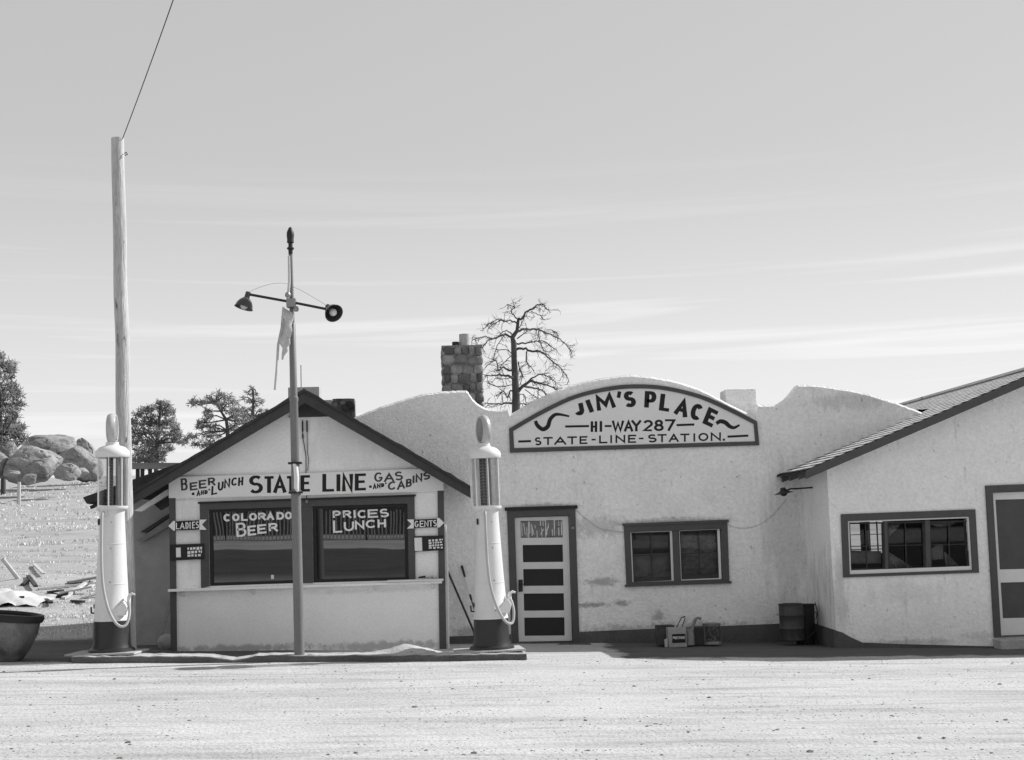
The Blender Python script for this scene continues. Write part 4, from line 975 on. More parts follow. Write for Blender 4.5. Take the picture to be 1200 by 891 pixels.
stroke(mb, [z5(1000, 321), z5(1010, 320.5)], (2.4, 2.4), YM, SO)
mb.build('lettering', ink, sg, fix=False)

# ================================================================== SHED behind the hut, left
YS = 21.2
s0 = at(178, 755, YS)
shed = thing('lean_to_shed', (s0.x, YS, gz(s0)), 'low dark roofed lean-to shed tucked against the left side of the lunch stand', 'shed')
p = [at(x, y, YS) for x, y in ((157, 790), (154, 590), (204, 566), (207, 790))]
mb = MB(); mb.prism([(v_.x, YS, v_.z) for v_ in p], (0, 4.2, 0)); mb.build('wall', shedwall, shed)
a, b = at(97, 583, 20.8), at(222, 538.5, 20.8)
mb = MB(); mb.prism([(a.x, 20.8, a.z), (b.x, 20.8, b.z), (b.x, 20.8, b.z - .2), (a.x + .06, 20.8, a.z - .10)], (0, 4.8, 0)); mb.build('roof', roofm, shed)
for pp, y0, m in (([(157, 599), (197, 573), (197, 579.5), (166, 599.5)], 20.3, signw), ([(164, 624), (198, 602), (198, 606.5), (171, 624.5)], 21.05, wdark), ([(160, 634), (198, 607.5), (198, 617), (168, 634.5)], 21.06, cardm), ([(105, 593.2), (114, 589.5), (114, 593.5), (106, 596.5)], 20.9, wdark), ([(180, 591), (198, 580.5), (198, 592), (188, 598)], 20.6, wdark)):
    mb = MB(); v_ = [at(x, y, y0) for x, y in pp]; mb.prism([(k.x, y0, k.z) for k in v_], (0, .1, 0)); mb.build('trim_board', m, shed)
# rail fence beyond the shed
r0 = at(185, 562, 24.5)
rf = thing('rail_fence', (r0.x, 24.5, gz(r0)), 'dark timber rail on thin posts rising behind the shed roof', 'fence')
a, b = at(143, 542.5, 24.5), at(235, 542.5, 24.5)
mb = MB(); mb.prism([(a.x, 24.5, a.z), (b.x, 24.5, b.z - .0), (b.x, 24.5, b.z - .11), (a.x, 24.5, a.z - .11)], (0, .14, 0)); mb.build('rail', woodh, rf)
for x in (148, 160.5, 166, 175, 196, 220):
    p = at(x, 550, 24.5); mb = MB(); mb.box(p.x - .03, p.x + .03, 24.53, 24.6, ground_z(p.x, 24.5) - .2, a.z - .112); mb.build('post', wdark, rf)

# ================================================================== concrete island and sand
YI = 18.12                      # front face of the kerb
k0, k1 = at(84, 768, YI), at(617, 764, YI)
def isl_z(x): return ground_z(x, YI) + .085
mb = MB(); NS = 60; vs = []; fs = []
for i in range(NS + 1):
    x = k0.x + (k1.x - k0.x) * i / NS; j = random.uniform(-.012, .012); jz = random.uniform(-.006, .006)
    if .30 < i / NS < .40: jz -= .045 * math.sin(math.pi * (i / NS - .30) / .10)
    z = isl_z(x) + jz
    yb_ = YI + (1.05 if i / NS < .13 or i / NS > .885 else .34) + .5 * j; vs += [(x, YI + j, z - .3), (x, YI + j, z - .012), (x, YI + .015 + j, z), (x, yb_, z + .01), (x, yb_, z - .3)]
for i in range(NS):
    o_ = 5 * i; fs += [(o_ + k, o_ + k + 5, o_ + k + 6, o_ + k + 1) for k in range(4)]
fs += [(0, 1, 2, 3, 4), tuple(5 * NS + k for k in (4, 3, 2, 1, 0))]
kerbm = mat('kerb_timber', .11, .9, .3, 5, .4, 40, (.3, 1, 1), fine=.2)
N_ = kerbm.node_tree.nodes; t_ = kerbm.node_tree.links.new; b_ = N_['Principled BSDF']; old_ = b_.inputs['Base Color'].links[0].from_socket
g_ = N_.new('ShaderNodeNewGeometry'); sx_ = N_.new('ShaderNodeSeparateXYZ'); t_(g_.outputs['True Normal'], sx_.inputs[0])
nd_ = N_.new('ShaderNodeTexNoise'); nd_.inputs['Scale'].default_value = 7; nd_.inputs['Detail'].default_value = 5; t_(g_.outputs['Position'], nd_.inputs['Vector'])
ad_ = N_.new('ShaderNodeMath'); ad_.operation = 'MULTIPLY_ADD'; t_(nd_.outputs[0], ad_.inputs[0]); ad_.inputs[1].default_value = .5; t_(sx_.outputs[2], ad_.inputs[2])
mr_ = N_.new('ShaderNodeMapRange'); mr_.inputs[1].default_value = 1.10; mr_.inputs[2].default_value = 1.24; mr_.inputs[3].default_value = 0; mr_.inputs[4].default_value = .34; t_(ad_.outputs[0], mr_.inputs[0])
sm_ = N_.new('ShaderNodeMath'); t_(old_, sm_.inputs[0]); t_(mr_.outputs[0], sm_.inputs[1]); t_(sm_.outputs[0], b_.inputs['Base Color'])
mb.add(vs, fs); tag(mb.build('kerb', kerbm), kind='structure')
# sand blown against the kerb
mb = MB(); vs = []; fs = []; a, b = at(350, 765, 18.6), at(530, 765, 18.6); n, m = 60, 14
for i in range(n + 1):
    for j in range(m + 1):
        u = i / n; v = j / m; x = a.x + (b.x - a.x) * u; y = YI + .16 + 1.1 * v
        h = .05 + .11 * math.exp(-((u - .70) / .16) ** 2) + .01 * u + .02 * noise.noise((x * 4, y * 5, 1)) + .012 * noise.noise((x * 16, y * 16, 4))
        e = min(1, u / .12, (1 - u) / .08) * min(1, v / .18, (1 - v) / .5)
        vs.append((x, y, ground_z(x, y) - .02 + (h + .02) * max(0, e) ** .7))
for i in range(n):
    for j in range(m): o_ = i * (m + 1) + j; fs.append((o_, o_ + m + 1, o_ + m + 2, o_ + 1))
mb.add(vs, fs); tag(mb.build('sand_drift', bpy.data.materials['sandy_ground'], smooth=True, fix=False), 'low drift of pale sand heaped behind the kerb before the lunch stand', 'sand', kind='stuff')

# ================================================================== GAS PUMPS
def make_pump(loc, label):
    t = thing('gas_pump', loc, label, 'gas pump', 'tall glass topped gas pumps')
    Lc = Vector(loc)
    def bl(mb, name, m, parent=t, **k): return mb.build(name, m, parent, world=False, **k)
    mb = MB(); mb.box(-.52, .42, -.34, .30, -.005, .022); bl(mb, 'base_plate', concrete, bevel=.006)
    mb = MB(); mb.lathe([(.31, .022), (.305, .05), (.262, .075), (.246, .13), (.238, .43)], n=40); bl(mb, 'base', pumpk, smooth=True)
    mb = MB(); mb.lathe([(.241, .43), (.242, .445), (.234, .455), (.208, .92), (.182, 1.45), (.165, 1.86), (.17, 1.90), (.205, 1.925), (.213, 1.94), (.213, 1.968), (.05, 1.975)], n=40); bl(mb, 'column', pumpw, smooth=True)
    for z_, r_ in ((.92, .2085), (1.46, .1822)):
        mb = MB(); mb.lathe([(r_, z_ - .006), (r_ + .003, z_ - .004), (r_ + .003, z_ + .004), (r_ - .001, z_ + .006)], n=40); bl(mb, 'seam', pumpw, smooth=True)
    mb = MB()
    for z_ in (.55, .95, 1.4, 1.75):
        r_ = .242 - .058 * (z_ - .45); mb.lathe([(0, 0), (.011, 0), (.009, .008), (0, .010)], (.045, -math.sqrt(r_ * r_ - .045 ** 2) + .004, z_), 10, Matrix(((1, 0, 0), (0, 0, -1), (0, 1, 0))))
    bl(mb, 'screws', steel, smooth=True)
    mb = MB(); mb.lathe([(.178, 1.98), (.178, 2.635)], n=40); cy = bl(mb, 'glass_cylinder', cglass, smooth=True, fix=False)
    mb = MB(); mb.box(-.075, .015, -.012, .0, 1.985, 2.63); gp = bl(mb, 'gauge', mat('gauge_plate', .11, .6, .2, 9))
    mb = MB()
    for i in range(14):
        z = 2.02 + i * .043; mb.box(-.07, .01, -.0165, -.0125, z, z + .008)
        mb.prism([(-.045, -.0165, z + .012), (-.03, -.0165, z + .036), (-.015, -.0165, z + .012)], (0, .004, 0))
    bl(mb, 'scale_marks', steel, gp)
    mb = MB(); mb.tube([(.06, .05, 1.985), (.06, .05, 2.63)], .028, 14); bl(mb, 'fill_pipe', steel, smooth=True)
    for k in range(7):
        an = R(18 + 360 * k / 7); x, y = .203 * math.cos(an), .203 * math.sin(an)
        mb = MB(); mb.tube([(x, y, 1.965), (x, y, 2.645)], .0085, 8); bl(mb, 'rod', pumpw, smooth=True)
    mb = MB(); mb.lathe([(.15, 2.632), (.222, 2.632), (.232, 2.645), (.232, 2.69), (.222, 2.725), (.17, 2.775), (.095, 2.80), (.085, 2.83), (.09, 2.845), (.0, 2.846)], n=40); bl(mb, 'cap', pumpw, smooth=True)
    # lens globe seen almost edge on
    mb = MB(); r_ = .205
    rot = Matrix.Rotation(R(10), 3, 'Z') @ Matrix(((0, 0, 1), (1, 0, 0), (0, 1, 0)))
    mb.lathe([(.0, -.055), (.10, -.053), (.165, -.050), (.185, -.058), (.195, -.05), (.198, -.036), (r_, -.03), (r_ + .006, 0), (r_, .03), (.198, .036), (.195, .05), (.185, .058), (.165, .050), (.10, .053), (0, .055)], (0, 0, 3.035), 36, rot)
    gl = bl(mb, 'globe', mat('milk_glass', .42, .3, .18, 7, spec=.5), smooth=True)
    mb = MB(); mb.lathe([(.0, -.0565), (.10, -.0545), (.164, -.052)], (0, 0, 3.035), 36, rot); mb.lathe([(.0, .0565), (.10, .0545), (.164, .052)], (0, 0, 3.035), 36, rot); bl(mb, 'lens', mat('lens_glass', .22, .25, .25, 6, spec=.6), gl, smooth=True)
    mb = MB(); mb.lathe([(.06, 2.846), (.055, 2.87), (.07, 2.885)], n=20); bl(mb, 'globe_neck', steel, gl, smooth=True)
    # hose
    mb = MB(); hp = [(-.045, -.19, 1.89), (-.045, -.235, 1.875), (-.05, -.262, 1.80), (-.05, -.27, 1.5), (-.045, -.275, 1.2), (-.02, -.285, .9), (.04, -.30, .65), (.10, -.30, .50), (.17, -.29, .395), (.235, -.26, .36), (.28, -.22, .40), (.30, -.18, .52), (.285, -.14, .64), (.265, -.10, .69)]
    P_ = [Vector(p) for p in hp]; out_ = []
    for i in range(len(P_) - 1):
        p0, p1, p2, p3 = P_[max(i - 1, 0)], P_[i], P_[i + 1], P_[min(i + 2, len(P_) - 1)]
        for k in range(6):
            s_ = k / 6; out_.append(.5 * ((2 * p1) + (p2 - p0) * s_ + (2 * p0 - 5 * p1 + 4 * p2 - p3) * s_ * s_ + (3 * p1 - p0 - 3 * p2 + p3) * s_ ** 3))
    out_.append(P_[-1]); mb.tube(out_, .019, 12); hs = bl(mb, 'hose', rubber, smooth=True)
    mb = MB(); mb.tube([(.265, -.10, .66), (.262, -.09, .72), (.268, -.085, .76)], [.024, .028, .022], 12); mb.tube([(.26, -.085, .755), (.31, -.09, .785), (.345, -.09, .77)], [.022, .018, .013], 10); bl(mb, 'nozzle', pumpw, hs, smooth=True)
    mb = MB(); mb.lathe([(.0, -.02), (.045, -.02), (.05, 0), (.05, .05), (.0, .06)], (-.045, -.15, 1.89), 16, Matrix(((1, 0, 0), (0, 0, -1), (0, 1, 0)))); bl(mb, 'hose_outlet', pumpw, smooth=True)
    mb = MB(); mb.prism([(.10, -.20, .50), (.24, -.20, .50), (.275, -.20, .62), (.22, -.20, .70), (.10, -.20, .58)], (0, .10, 0)); bl(mb, 'nozzle_holder', pumpw, bevel=.012)
    mb = MB(); mb.tube([(-.22, -.03, .535), (-.27, -.03, .54), (-.275, -.03, .62)], .012, 8); bl(mb, 'pump_lever', darkmetal, smooth=True)
    mb = MB(); mb.box(-.155, -.135, -.125, -.08, 1.72, 1.80); mb.box(-.236, -.225, -.05, -.03, .60, .66); bl(mb, 'latch', darkmetal)
    return t
pA = at(131, 759, 18.58); zA = isl_z(pA.x) + .01
pump1 = make_pump((0, 0, 0), 'white gas pump with black foot in front of the tall wooden pole')
pump1.location = (pA.x, 18.58, zA); pump1.rotation_euler.z = R(-6)
pB = at(576.5, 757, 18.62)
pump2 = copy_tree(pump1); pump2.location = (pB.x, 18.62, isl_z(pB.x) + .01); pump2.rotation_euler = (0, R(-.6), R(4))
pump2['label'] = 'white gas pump with black foot standing beside the cafe screen door'

# ================================================================== LAMP POST
YL = 18.24
lb = at(351, 766.5, YL); lt = at(340.5, 297, YL)
def lp(y, off=0, Y=YL):
    t = (y - 297) / (766.5 - 297); return at(340.5 + 10.5 * t + off, y, Y)
lamp = thing('lamp_post', (lb.x, YL, isl_z(lb.x)), 'slim grey pipe pole with two shaded lamps on a crooked cross arm before the stand', 'lamp post')
mb = MB(); mb.tube([(lb.x, YL, isl_z(lb.x) - .1), lp(578), lp(577.5), lp(575)], [.068, .066, .074, .074], 24); mb.build('pole', polem, lamp, smooth=True)
mb = MB(); mb.tube([lp(574.5), lp(471), lp(470), lp(466), lp(465), lp(380), lp(379)], [.058, .056, .062, .062, .050, .046, .038], 24); mb.tube([lp(378), lp(297)], [.034, .028], 16); mb.build('pole', polem, lamp, smooth=True)
mb = MB(); mb.lathe([(.028, -.02), (.032, .05), (.05, .06), (.05, .075), (.03, .09), (.03, .14), (.048, .15), (.048, .165), (.045, .19), (.052, .25), (.048, .30), (.02, .36), (0, .375)], at(340.5, 297, YL), 20); mb.build('finial', darkmetal, lamp, smooth=True)
xa, xm, xb = at(291, 345, YL - .09), at(343, 354.5, YL - .06), at(388, 363.5, YL - .10)
mb = MB(); mb.tube([xa, xm, xb], .018, 12); arm = mb.build('cross_arm', darkmetal, lamp, smooth=True)
mb = MB(); c = at(342.5, 355, YL); mb.box(c.x - .075, c.x + .055, YL - .085, YL + .05, c.z - .07, c.z + .05); c2 = at(338, 347, YL); mb.lathe([(.03, -.03), (.045, 0), (.03, .04)], (c2.x, YL - .06, c2.z), 12); c2 = at(347.5, 363.5, YL); mb.lathe([(.03, -.03), (.04, 0), (.03, .04)], (c2.x, YL - .06, c2.z), 12); mb.build('bracket', steel, lamp, bevel=.01)
def shade(apex_px, dirv, Y, r=.125):
    p = at(*apex_px, Y); q = Vector(dirv).normalized(); rot = q.to_track_quat('Z', 'Y').to_matrix()
    mb = MB(); mb.lathe([(.03, -.07), (.036, -.065), (.036, .01), (.055, .03), (.085, .06), (.108, .10), (r, .16), (r + .006, .163), (r - .004, .16), (.10, .10), (.07, .06), (.03, .03)], p, 28, rot)
    o = mb.build('lamp_shade', mat('enamel_shade', .045, .3, .1, 4, spec=.5), lamp, smooth=True, fix=False)
    mb = MB(); mb.lathe([(.0, .02), (.03, .03), (.036, .08), (.052, .115), (.05, .15), (.03, .175), (0, .18)], p, 18, rot); mb.build('bulb', mat('frosted_bulb', .62, .3), o, smooth=True)
shade((289.5, 348), (-.28, -.10, -.95), YL - .09)
shade((386, 361.5), (.42, -.70, -.55), YL - .10)
mb = MB()
mb.tube([at(x, y, YL - .05) for x, y in smooth_px([(289, 344), (300, 338.5), (315, 333.5), (328, 332), (339, 333)], 5)], .002, 6)
mb.tube([at(x, y, YL - .05) for x, y in smooth_px([(342, 336), (352, 340), (366, 348), (380, 356.5), (386, 361)], 5)], .002, 6); mb.build('wire', darkmetal, lamp)
mb = MB(); mb.tube([lp(544, -1.5, YL - .07), lp(548, .5, YL - .085), lp(560, 1, YL - .085), lp(572, .5, YL - .085), lp(577, 2.5, YL - .075)], [.02, .032, .034, .032, .014], 14); mb.build('sleeve', white, lamp, smooth=True)
for y in (543, 577.5):
    c = lp(y); mb = MB(); mb.box(c.x - .09, c.x + .09, YL - .09, YL + .05, c.z - .012, c.z + .012); mb.build('clamp', darkmetal, lamp)
mb = MB()
mb.tube([lp(300, -2, YL - .05), lp(330, -2.2, YL - .045), lp(352, -4.5, YL - .06)], [.016, .018, .02], 8); mb.build('conduit', canvas, lamp, smooth=True)
# torn banner with its batten
bn = thing('torn_banner', at(336, 362, YL - .1), 'torn white cloth banner on a thin stick dangling from the lamp post', 'banner')
def cloth(name, m, rows, parent, dy=.07, thick=.004):
    vs = []; fs = []; nu = 6
    for (l, r) in rows:
        for i in range(nu + 1):
            u = i / nu; x = l[0] + (r[0] - l[0]) * u; y = l[1] + (r[1] - l[1]) * u
            w = at(x, y, YL - .11); vs.append((w.x, w.y + dy * noise.noise((x * .12, y * .12, 2)), w.z))
    n = len(rows)
    for j in range(n - 1):
        for i in range(nu): o_ = j * (nu + 1) + i; fs.append((o_, o_ + 1, o_ + nu + 2, o_ + nu + 1))
    mb = MB(); mb.add(vs, fs); o = mb.build(name, m, parent, smooth=True); s_ = o.modifiers.new('thickness', 'SOLIDIFY'); s_.thickness = thick; return o
cloth('cloth', canvas, [((332, 360), (344.5, 368)), ((331, 370), (344, 373)), ((330.5, 378), (341.5, 381)), ((330.5, 384), (343, 389)), ((329, 392), (339.5, 396)), ((327.5, 399), (340.5, 403)), ((328.5, 404), (336.5, 408)), ((331, 408), (337.5, 411.5)), ((330, 415), (333, 417)), ((329.5, 421), (331, 421.5))], bn)
mb = MB(); pth = [at(x, y, YL - .125) for x, y in ((332, 360), (330, 384), (326, 404), (324.5, 430), (322.3, 457))]; mb.tube(pth, [.014, .014, .018, .016, .018], 6); mb.build('batten', wood, bn)

# ================================================================== UTILITY POLE and wire
YU = 19.05
ub, ut = at(151.5, 765, YU), at(137.8, 162.5, YU)
up = thing('utility_pole', (ub.x, YU, gz(ub)), 'tall weathered wooden pole with flat sawn top behind the left gas pump', 'pole')
mb = MB(); pth = []; rad = []
for i in range(41):
    t = i / 40; p = Vector((ub.x, YU, gz(ub) - .3)).lerp(ut, t); p.x += .012 * noise.noise((0, t * 9, 0)); pth.append(p); rad.append(.108 - .018 * t + .004 * noise.noise((5, t * 14, 0)))
mb.tube(pth, rad, 28); mb.build('pole', wood, up, smooth=True)
p = at(146, 180, YU - .02); mb = MB(); mb.tube([p, p + Vector((.03, -.02, .01)), p + Vector((.045, -.02, -.02)), p + Vector((.01, -.02, -.035))], .008, 6); mb.build('hook', darkmetal, up)
w0_, w1_ = at(143.5, 163, YU - .05), at(199, 3, 15.2)
mb = MB(); w2_ = w0_ + (w1_ - w0_) * 2.2; mb.tube([w0_ + (w2_ - w0_) * (i / 24) - Vector((0, 0, .35 * 4 * (i / 24) * (1 - i / 24) * .25)) for i in range(25)], .0065, 6)
tag(mb.build('overhead_wire', darkmetal), 'single thin wire running up and away from the top of the wooden pole', 'wire')
# service wires and insulators on the gable
sw = thing('service_wire', at(360, 500, YH - .03), 'pair of thin wires hanging down the gable beside the lamp post', 'wire')
mb = MB(); mb.tube([at(x, y, YH - .02) for x, y in ((354.5, 492), (354.6, 513), (356.2, 520), (358.5, 535), (358.6, 560), (359.5, 588))], .006, 6); mb.tube([at(x, y, YH - .02) for x, y in ((359.7, 493), (359.9, 508), (360.3, 530), (361.8, 540), (360.5, 552))], .005, 6); mb.build('wire', darkmetal, sw)
for a_, b_ in (((354.5, 494), (354.7, 506)), ((359.7, 493), (359.8, 506)), ((354.8, 509), (354.9, 514))):
    mb = MB(); mb.tube([at(*a_, YH - .03), at(*b_, YH - .03)], .012, 10); mb.build('insulator', darkmetal, sw, smooth=True)
p = at(359.6, 588, YH - .05); mb = MB(); mb.lathe([(0, -.03), (.022, -.02), (.024, .02), (0, .03)], p, 12); mb.build('insulator', tin, sw, smooth=True)
a = at(353, 458, 21.0); mb = MB(); mb.tube([(a.x, 21.0, a.z - .2), at(352.6, 428, 21.0)], .008, 6); tag(mb.build('aerial_mast', steel), 'thin upright aerial mast on the ridge of the lunch stand roof', 'aerial')
# cable across the cafe wall
mb = MB()
mb.tube([at(x, y, YM - .012) for x, y in smooth_px([(675, 598), (688, 609), (702, 619), (716, 622), (731, 624)], 5)], .003, 6)
tag(mb.build('wall_cable', mat('dusty_cable', .30)), 'thin cable sagging over stucco between the door frame and paired window', 'cable')
mb = MB(); mb.tube([at(x, y, YM - .012) for x, y in smooth_px([(853, 615), (866, 619), (885, 617), (903, 606), (915, 593), (922, 585)], 5)], .003, 6)
tag(mb.build('wall_cable', mat('dusty_cable', .30)), 'thin cable climbing from the paired window to the eave corner', 'cable')

# gooseneck lamp at the inside corner
YG = 20.45
p = at(918, 575.5, YG)
gl_ = thing('wall_lamp', (xl, YG, p.z), 'small dark shaded wall lamp under the shingled eave in the corner', 'lamp')
q = Vector((.12, -.05, -1)).normalized().to_track_quat('Z', 'Y').to_matrix()
mb = MB(); mb.lathe([(.0, -.055), (.04, -.05), (.05, -.01), (.07, .01), (.15, .035), (.155, .04), (.06, .045), (.035, .075), (.0, .085)], p, 28, q); mb.build('lamp_shade', darkmetal, gl_, smooth=True)
mb = MB(); mb.tube([p + Vector((.03, 0, .0)), p + Vector((.12, 0, .03)), at(934, 572.8, YG), Vector((xl + .0, YG, at(934, 572.8, YG).z + .01))], .013, 10); mb.build('arm', darkmetal, gl_, smooth=True)

# ================================================================== small things in front of the cafe
def gpt(px, py):
    """point of the ground seen at a pixel"""
    d = at(px, py, 1.0) - CAM; lo_, hi_ = 5.0, 120.0
    for _ in range(60):
        m_ = (lo_ + hi_) / 2; p_ = CAM + d * m_
        if p_.z > ground_z(p_.x, p_.y): lo_ = m_
        else: hi_ = m_
    p_ = CAM + d * lo_; return Vector((p_.x, p_.y, ground_z(p_.x, p_.y)))
# anti-freeze can
YC = gpt(794, 759).y; print('can depth', YC)
def box_px(mb, x0_, x1_, y0_, y1_, Y, dep, rot=0):
    a_, b_ = at(x0_, y1_, Y), at(x1_, y0_, Y); mb.box(a_.x, b_.x, Y, Y + dep, a_.z, b_.z); return a_, b_
base = gpt(794, 759.3)
can = thing('square_can', base, 'pale square can with black label in front of the other cans', 'can', 'cans by the cafe wall')
mb = MB(); box_px(mb, 783.6, 804, 735.3, 759.3, YC, .17); mb.build('body', mat('pale_tin', .36, .5, .15, 9, metal=.1, fine=.1), can, bevel=.008)
mb = MB(); Quad((787.5, 743.3), (803.2, 742.8), (803.4, 753.2), (787.8, 753.8), YC).box(mb, 0, 1, 0, 1, .003, .0005); lb_ = mb.build('label', ink, can)
mb = MB(); zk = zc(12.63, 765, 715)
for i, ch_ in enumerate('PRESTONE'): letter(mb, ch_, lbox(zk, 296 + i * 22.6, 314 + i * 22.6, 392 - i * .6, 432 - i * .6), (.6, .55), YC, .0042)
mb.build('lettering', signw2, lb_, fix=False)
mb = MB(); p1_, p2_ = at(792, 735, YC + .08), at(803, 722.5, YC + .08)
mb.tube([at(793, 735.5, YC + .06), at(798.5, 724, YC + .06), at(803, 722.6, YC + .06)], [.007, .007, .012], 8); mb.tube([at(799, 735.5, YC + .1), at(803, 724.5, YC + .1)], .007, 8); mb.build('handle', darkmetal, can)
Yb = YC + .2
b0 = at(777.5, 756, Yb); bx = thing('carton', (b0.x, Yb, gz(b0)), 'dark rusty box half hidden behind the pale square can', 'box')
mb = MB(); box_px(mb, 771.7, 790, 734, 757, Yb, .26); mb.build('body', mat('rusty_box', .07, .8, .4, 9, fine=.2), bx, bevel=.006)
mb = MB(); box_px(mb, 771, 790.6, 733.2, 735, Yb - .006, .275); mb.build('lid', wdark, bx)
mb = MB(); q_ = at(780.5, 759, YC - .03); mb.prism([at(779, 750, YC - .03), at(782.6, 748.4, YC - .03), at(782.2, 758.6, YC - .03), at(779.6, 758.8, YC - .03)], (0, .05, 0)); tag(mb.build('paper_scrap', mat('scrap', .42)), 'small pale scrap standing against the square can', 'scrap')
# watering can
Yw_ = YC + .12; w_ = at(808, 756, Yw_)
wc_ = thing('watering_can', (w_.x, Yw_, gz(w_)), 'grey watering can with hooped spout between square and round cans', 'watering can')
a_ = at(808.5, 756, Yw_); b_ = at(808.5, 738, Yw_)
mb = MB(); mb.lathe([(.0, a_.z), (.088, a_.z), (.078, b_.z - .03), (.06, b_.z), (.03, b_.z + .012), (0, b_.z + .012)], (a_.x, Yw_ + .05, 0), 24); mb.build('body', tin, wc_, smooth=True)
mb = MB(); mb.tube([at(x, y, Yw_ + .02) for x, y in smooth_px([(807, 748), (811, 737), (814.5, 727), (818, 724.3), (821.6, 725.6)], 5)], [.035] * 6 + [.026] * 6 + [.02] * 9, 10); mb.build('spout', tin, wc_, smooth=True)
# dark crate and round can
Yk = YC + .22; k_ = at(818, 757, Yk); ck = thing('crate', (k_.x, Yk, gz(k_)), 'small dark block between the watering can and round can', 'box')
mb = MB(); box_px(mb, 812, 825, 735, 757, Yk, .2); mb.build('body', wdark, ck, bevel=.006)
mb = MB(); box_px(mb, 811.6, 825.4, 734.4, 736, Yk - .004, .21); mb.build('lid', plinth, ck)
Yr = YC + .12; a_ = at(837, 756, Yr); b_ = at(837, 731.5, Yr); rr_ = (at(847.4, 745, Yr).x - at(826.2, 745, Yr).x) / 2
rc = thing('round_can', (a_.x, Yr + rr_, gz(a_)), 'round tin can with dark mottled worn label beside the paired window', 'can', 'cans by the cafe wall')
mb = MB(); mb.lathe([(rr_, a_.z), (rr_ + .004, a_.z + .01), (rr_, a_.z + .02), (rr_, b_.z - .01), (rr_ + .004, b_.z), (rr_ - .012, b_.z + .006), (rr_ - .02, b_.z - .01), (0, b_.z - .01)], (a_.x, Yr + rr_, 0), 28); mb.build('body', tin, rc, smooth=True)
wl_m = mat('mottled_label', .10, .7, .6, 14, stains=[(30, (1, 1, 1), .4, .6, .8)])
mb = MB(); vs = []; nn_ = 14
for i in range(nn_ + 1):
    an = R(215 + 115 * i / nn_); 
    for z_ in (a_.z + .05, b_.z - .035): vs.append((a_.x + (rr_ + .003) * math.cos(an), Yr + rr_ + (rr_ + .003) * math.sin(an), z_))
mb.add(vs, [(2 * i, 2 * i + 2, 2 * i + 3, 2 * i + 1) for i in range(nn_)]); mb.build('label', wl_m, rc)
# drum and its dark neighbour
Yd = 20.3; a_ = at(929, 750.5, Yd); b_ = at(929, 707.5, Yd); r_ = .185
dr = thing('oil_drum', (a_.x, Yd, gz(a_)), 'dark ribbed metal drum standing in the inside corner of the walls', 'drum')
prof = [(r_ - .01, a_.z), (r_, a_.z + .01), (r_, a_.z + .17), (r_ + .008, a_.z + .18), (r_, a_.z + .19), (r_, a_.z + .37), (r_ + .008, a_.z + .38), (r_, a_.z + .39), (r_, b_.z - .02), (r_ + .01, b_.z - .01), (r_ + .01, b_.z), (r_ - .015, b_.z), (r_ - .015, b_.z - .02), (0, b_.z - .02)]
mb = MB(); mb.lathe(prof, (a_.x, Yd, 0), 32); mb.build('body', mat('drum_paint', .045, .5, .3, 4, stretch=(4, 4, .6), spec=.4, fine=.2), dr, smooth=True)
a2_ = at(944, 750, Yd + .22); b2_ = at(944, 708, Yd + .22); t2 = thing('trash_bin', (a2_.x, Yd + .22, gz(a2_)), 'plain black bin standing close behind the ribbed drum in the corner', 'bin')
zb = gz(a2_) + .005; r2 = .165
mb = MB(); mb.lathe([(0, zb), (r2 * .84, zb), (r2 * .86, zb + .01), (r2, b2_.z - .02), (r2 + .012, b2_.z - .015), (r2 + .01, b2_.z), (r2 - .012, b2_.z), (r2 - .02, b2_.z - .05), (0, b2_.z - .06)], (a2_.x, Yd + .22, 0), 30); mb.build('body', mat('black_bin', .022, .6, .3, 7, fine=.2), t2, smooth=True)
mb = MB(); mb.tube([Vector((a2_.x + r2, Yd + .2, b2_.z - .12)), Vector((a2_.x + r2 + .03, Yd + .19, b2_.z - .15)), Vector((a2_.x + r2 + .01, Yd + .2, b2_.z - .24))], .008, 8); mb.build('handle', darkmetal, t2, smooth=True)
mb = MB(); mb.tube([at(x, y, Yd - .05) for x, y in smooth_px([(955, 706), (958, 718), (958, 730), (953, 742), (944, 749)], 5)], .007, 8); tag(mb.build('rubber_hose', darkmetal), 'thin hose hanging against the corner wall beside the drum', 'hose')
# brooms leaning by the hut
for pts_, lab in ((((524, 668), (556, 742)), 'long dark stick leaning on the cafe wall beside the lunch stand corner'), (((541, 663), (559, 726)), 'short stick with pale middle leaning on the cafe wall left of the gas pump')):
    (x1_, y1_), (x2_, y2_) = pts_; top = at(x1_, y1_, YM - .03); bot = at(x2_, y2_, YM - .25)
    st = thing('leaning_stick', (bot.x, bot.y, bot.z), lab, 'stick')
    mb = MB(); mb.tube([bot - (top - bot).normalized() * .02, bot.lerp(top, .36), bot.lerp(top, .37), bot.lerp(top, 1)] if 'pale' in lab else [bot, top], [.010, .010, .016, .018] if 'pale' in lab else .016, 10); mb.build('shaft', wdark if 'dark' in lab else darkmetal, st, smooth=True)
    if 'pale' in lab:
        mb = MB(); mb.tube([bot.lerp(top, .46), bot.lerp(top, .78)], .020, 10); mb.build('grip', white, st, smooth=True)
    else:
        mb = MB(); d_ = (top - bot).normalized(); mb.tube([bot - d_ * .12, bot + d_ * .02], [.05, .02], 10); mb.build('head', wdark, st)
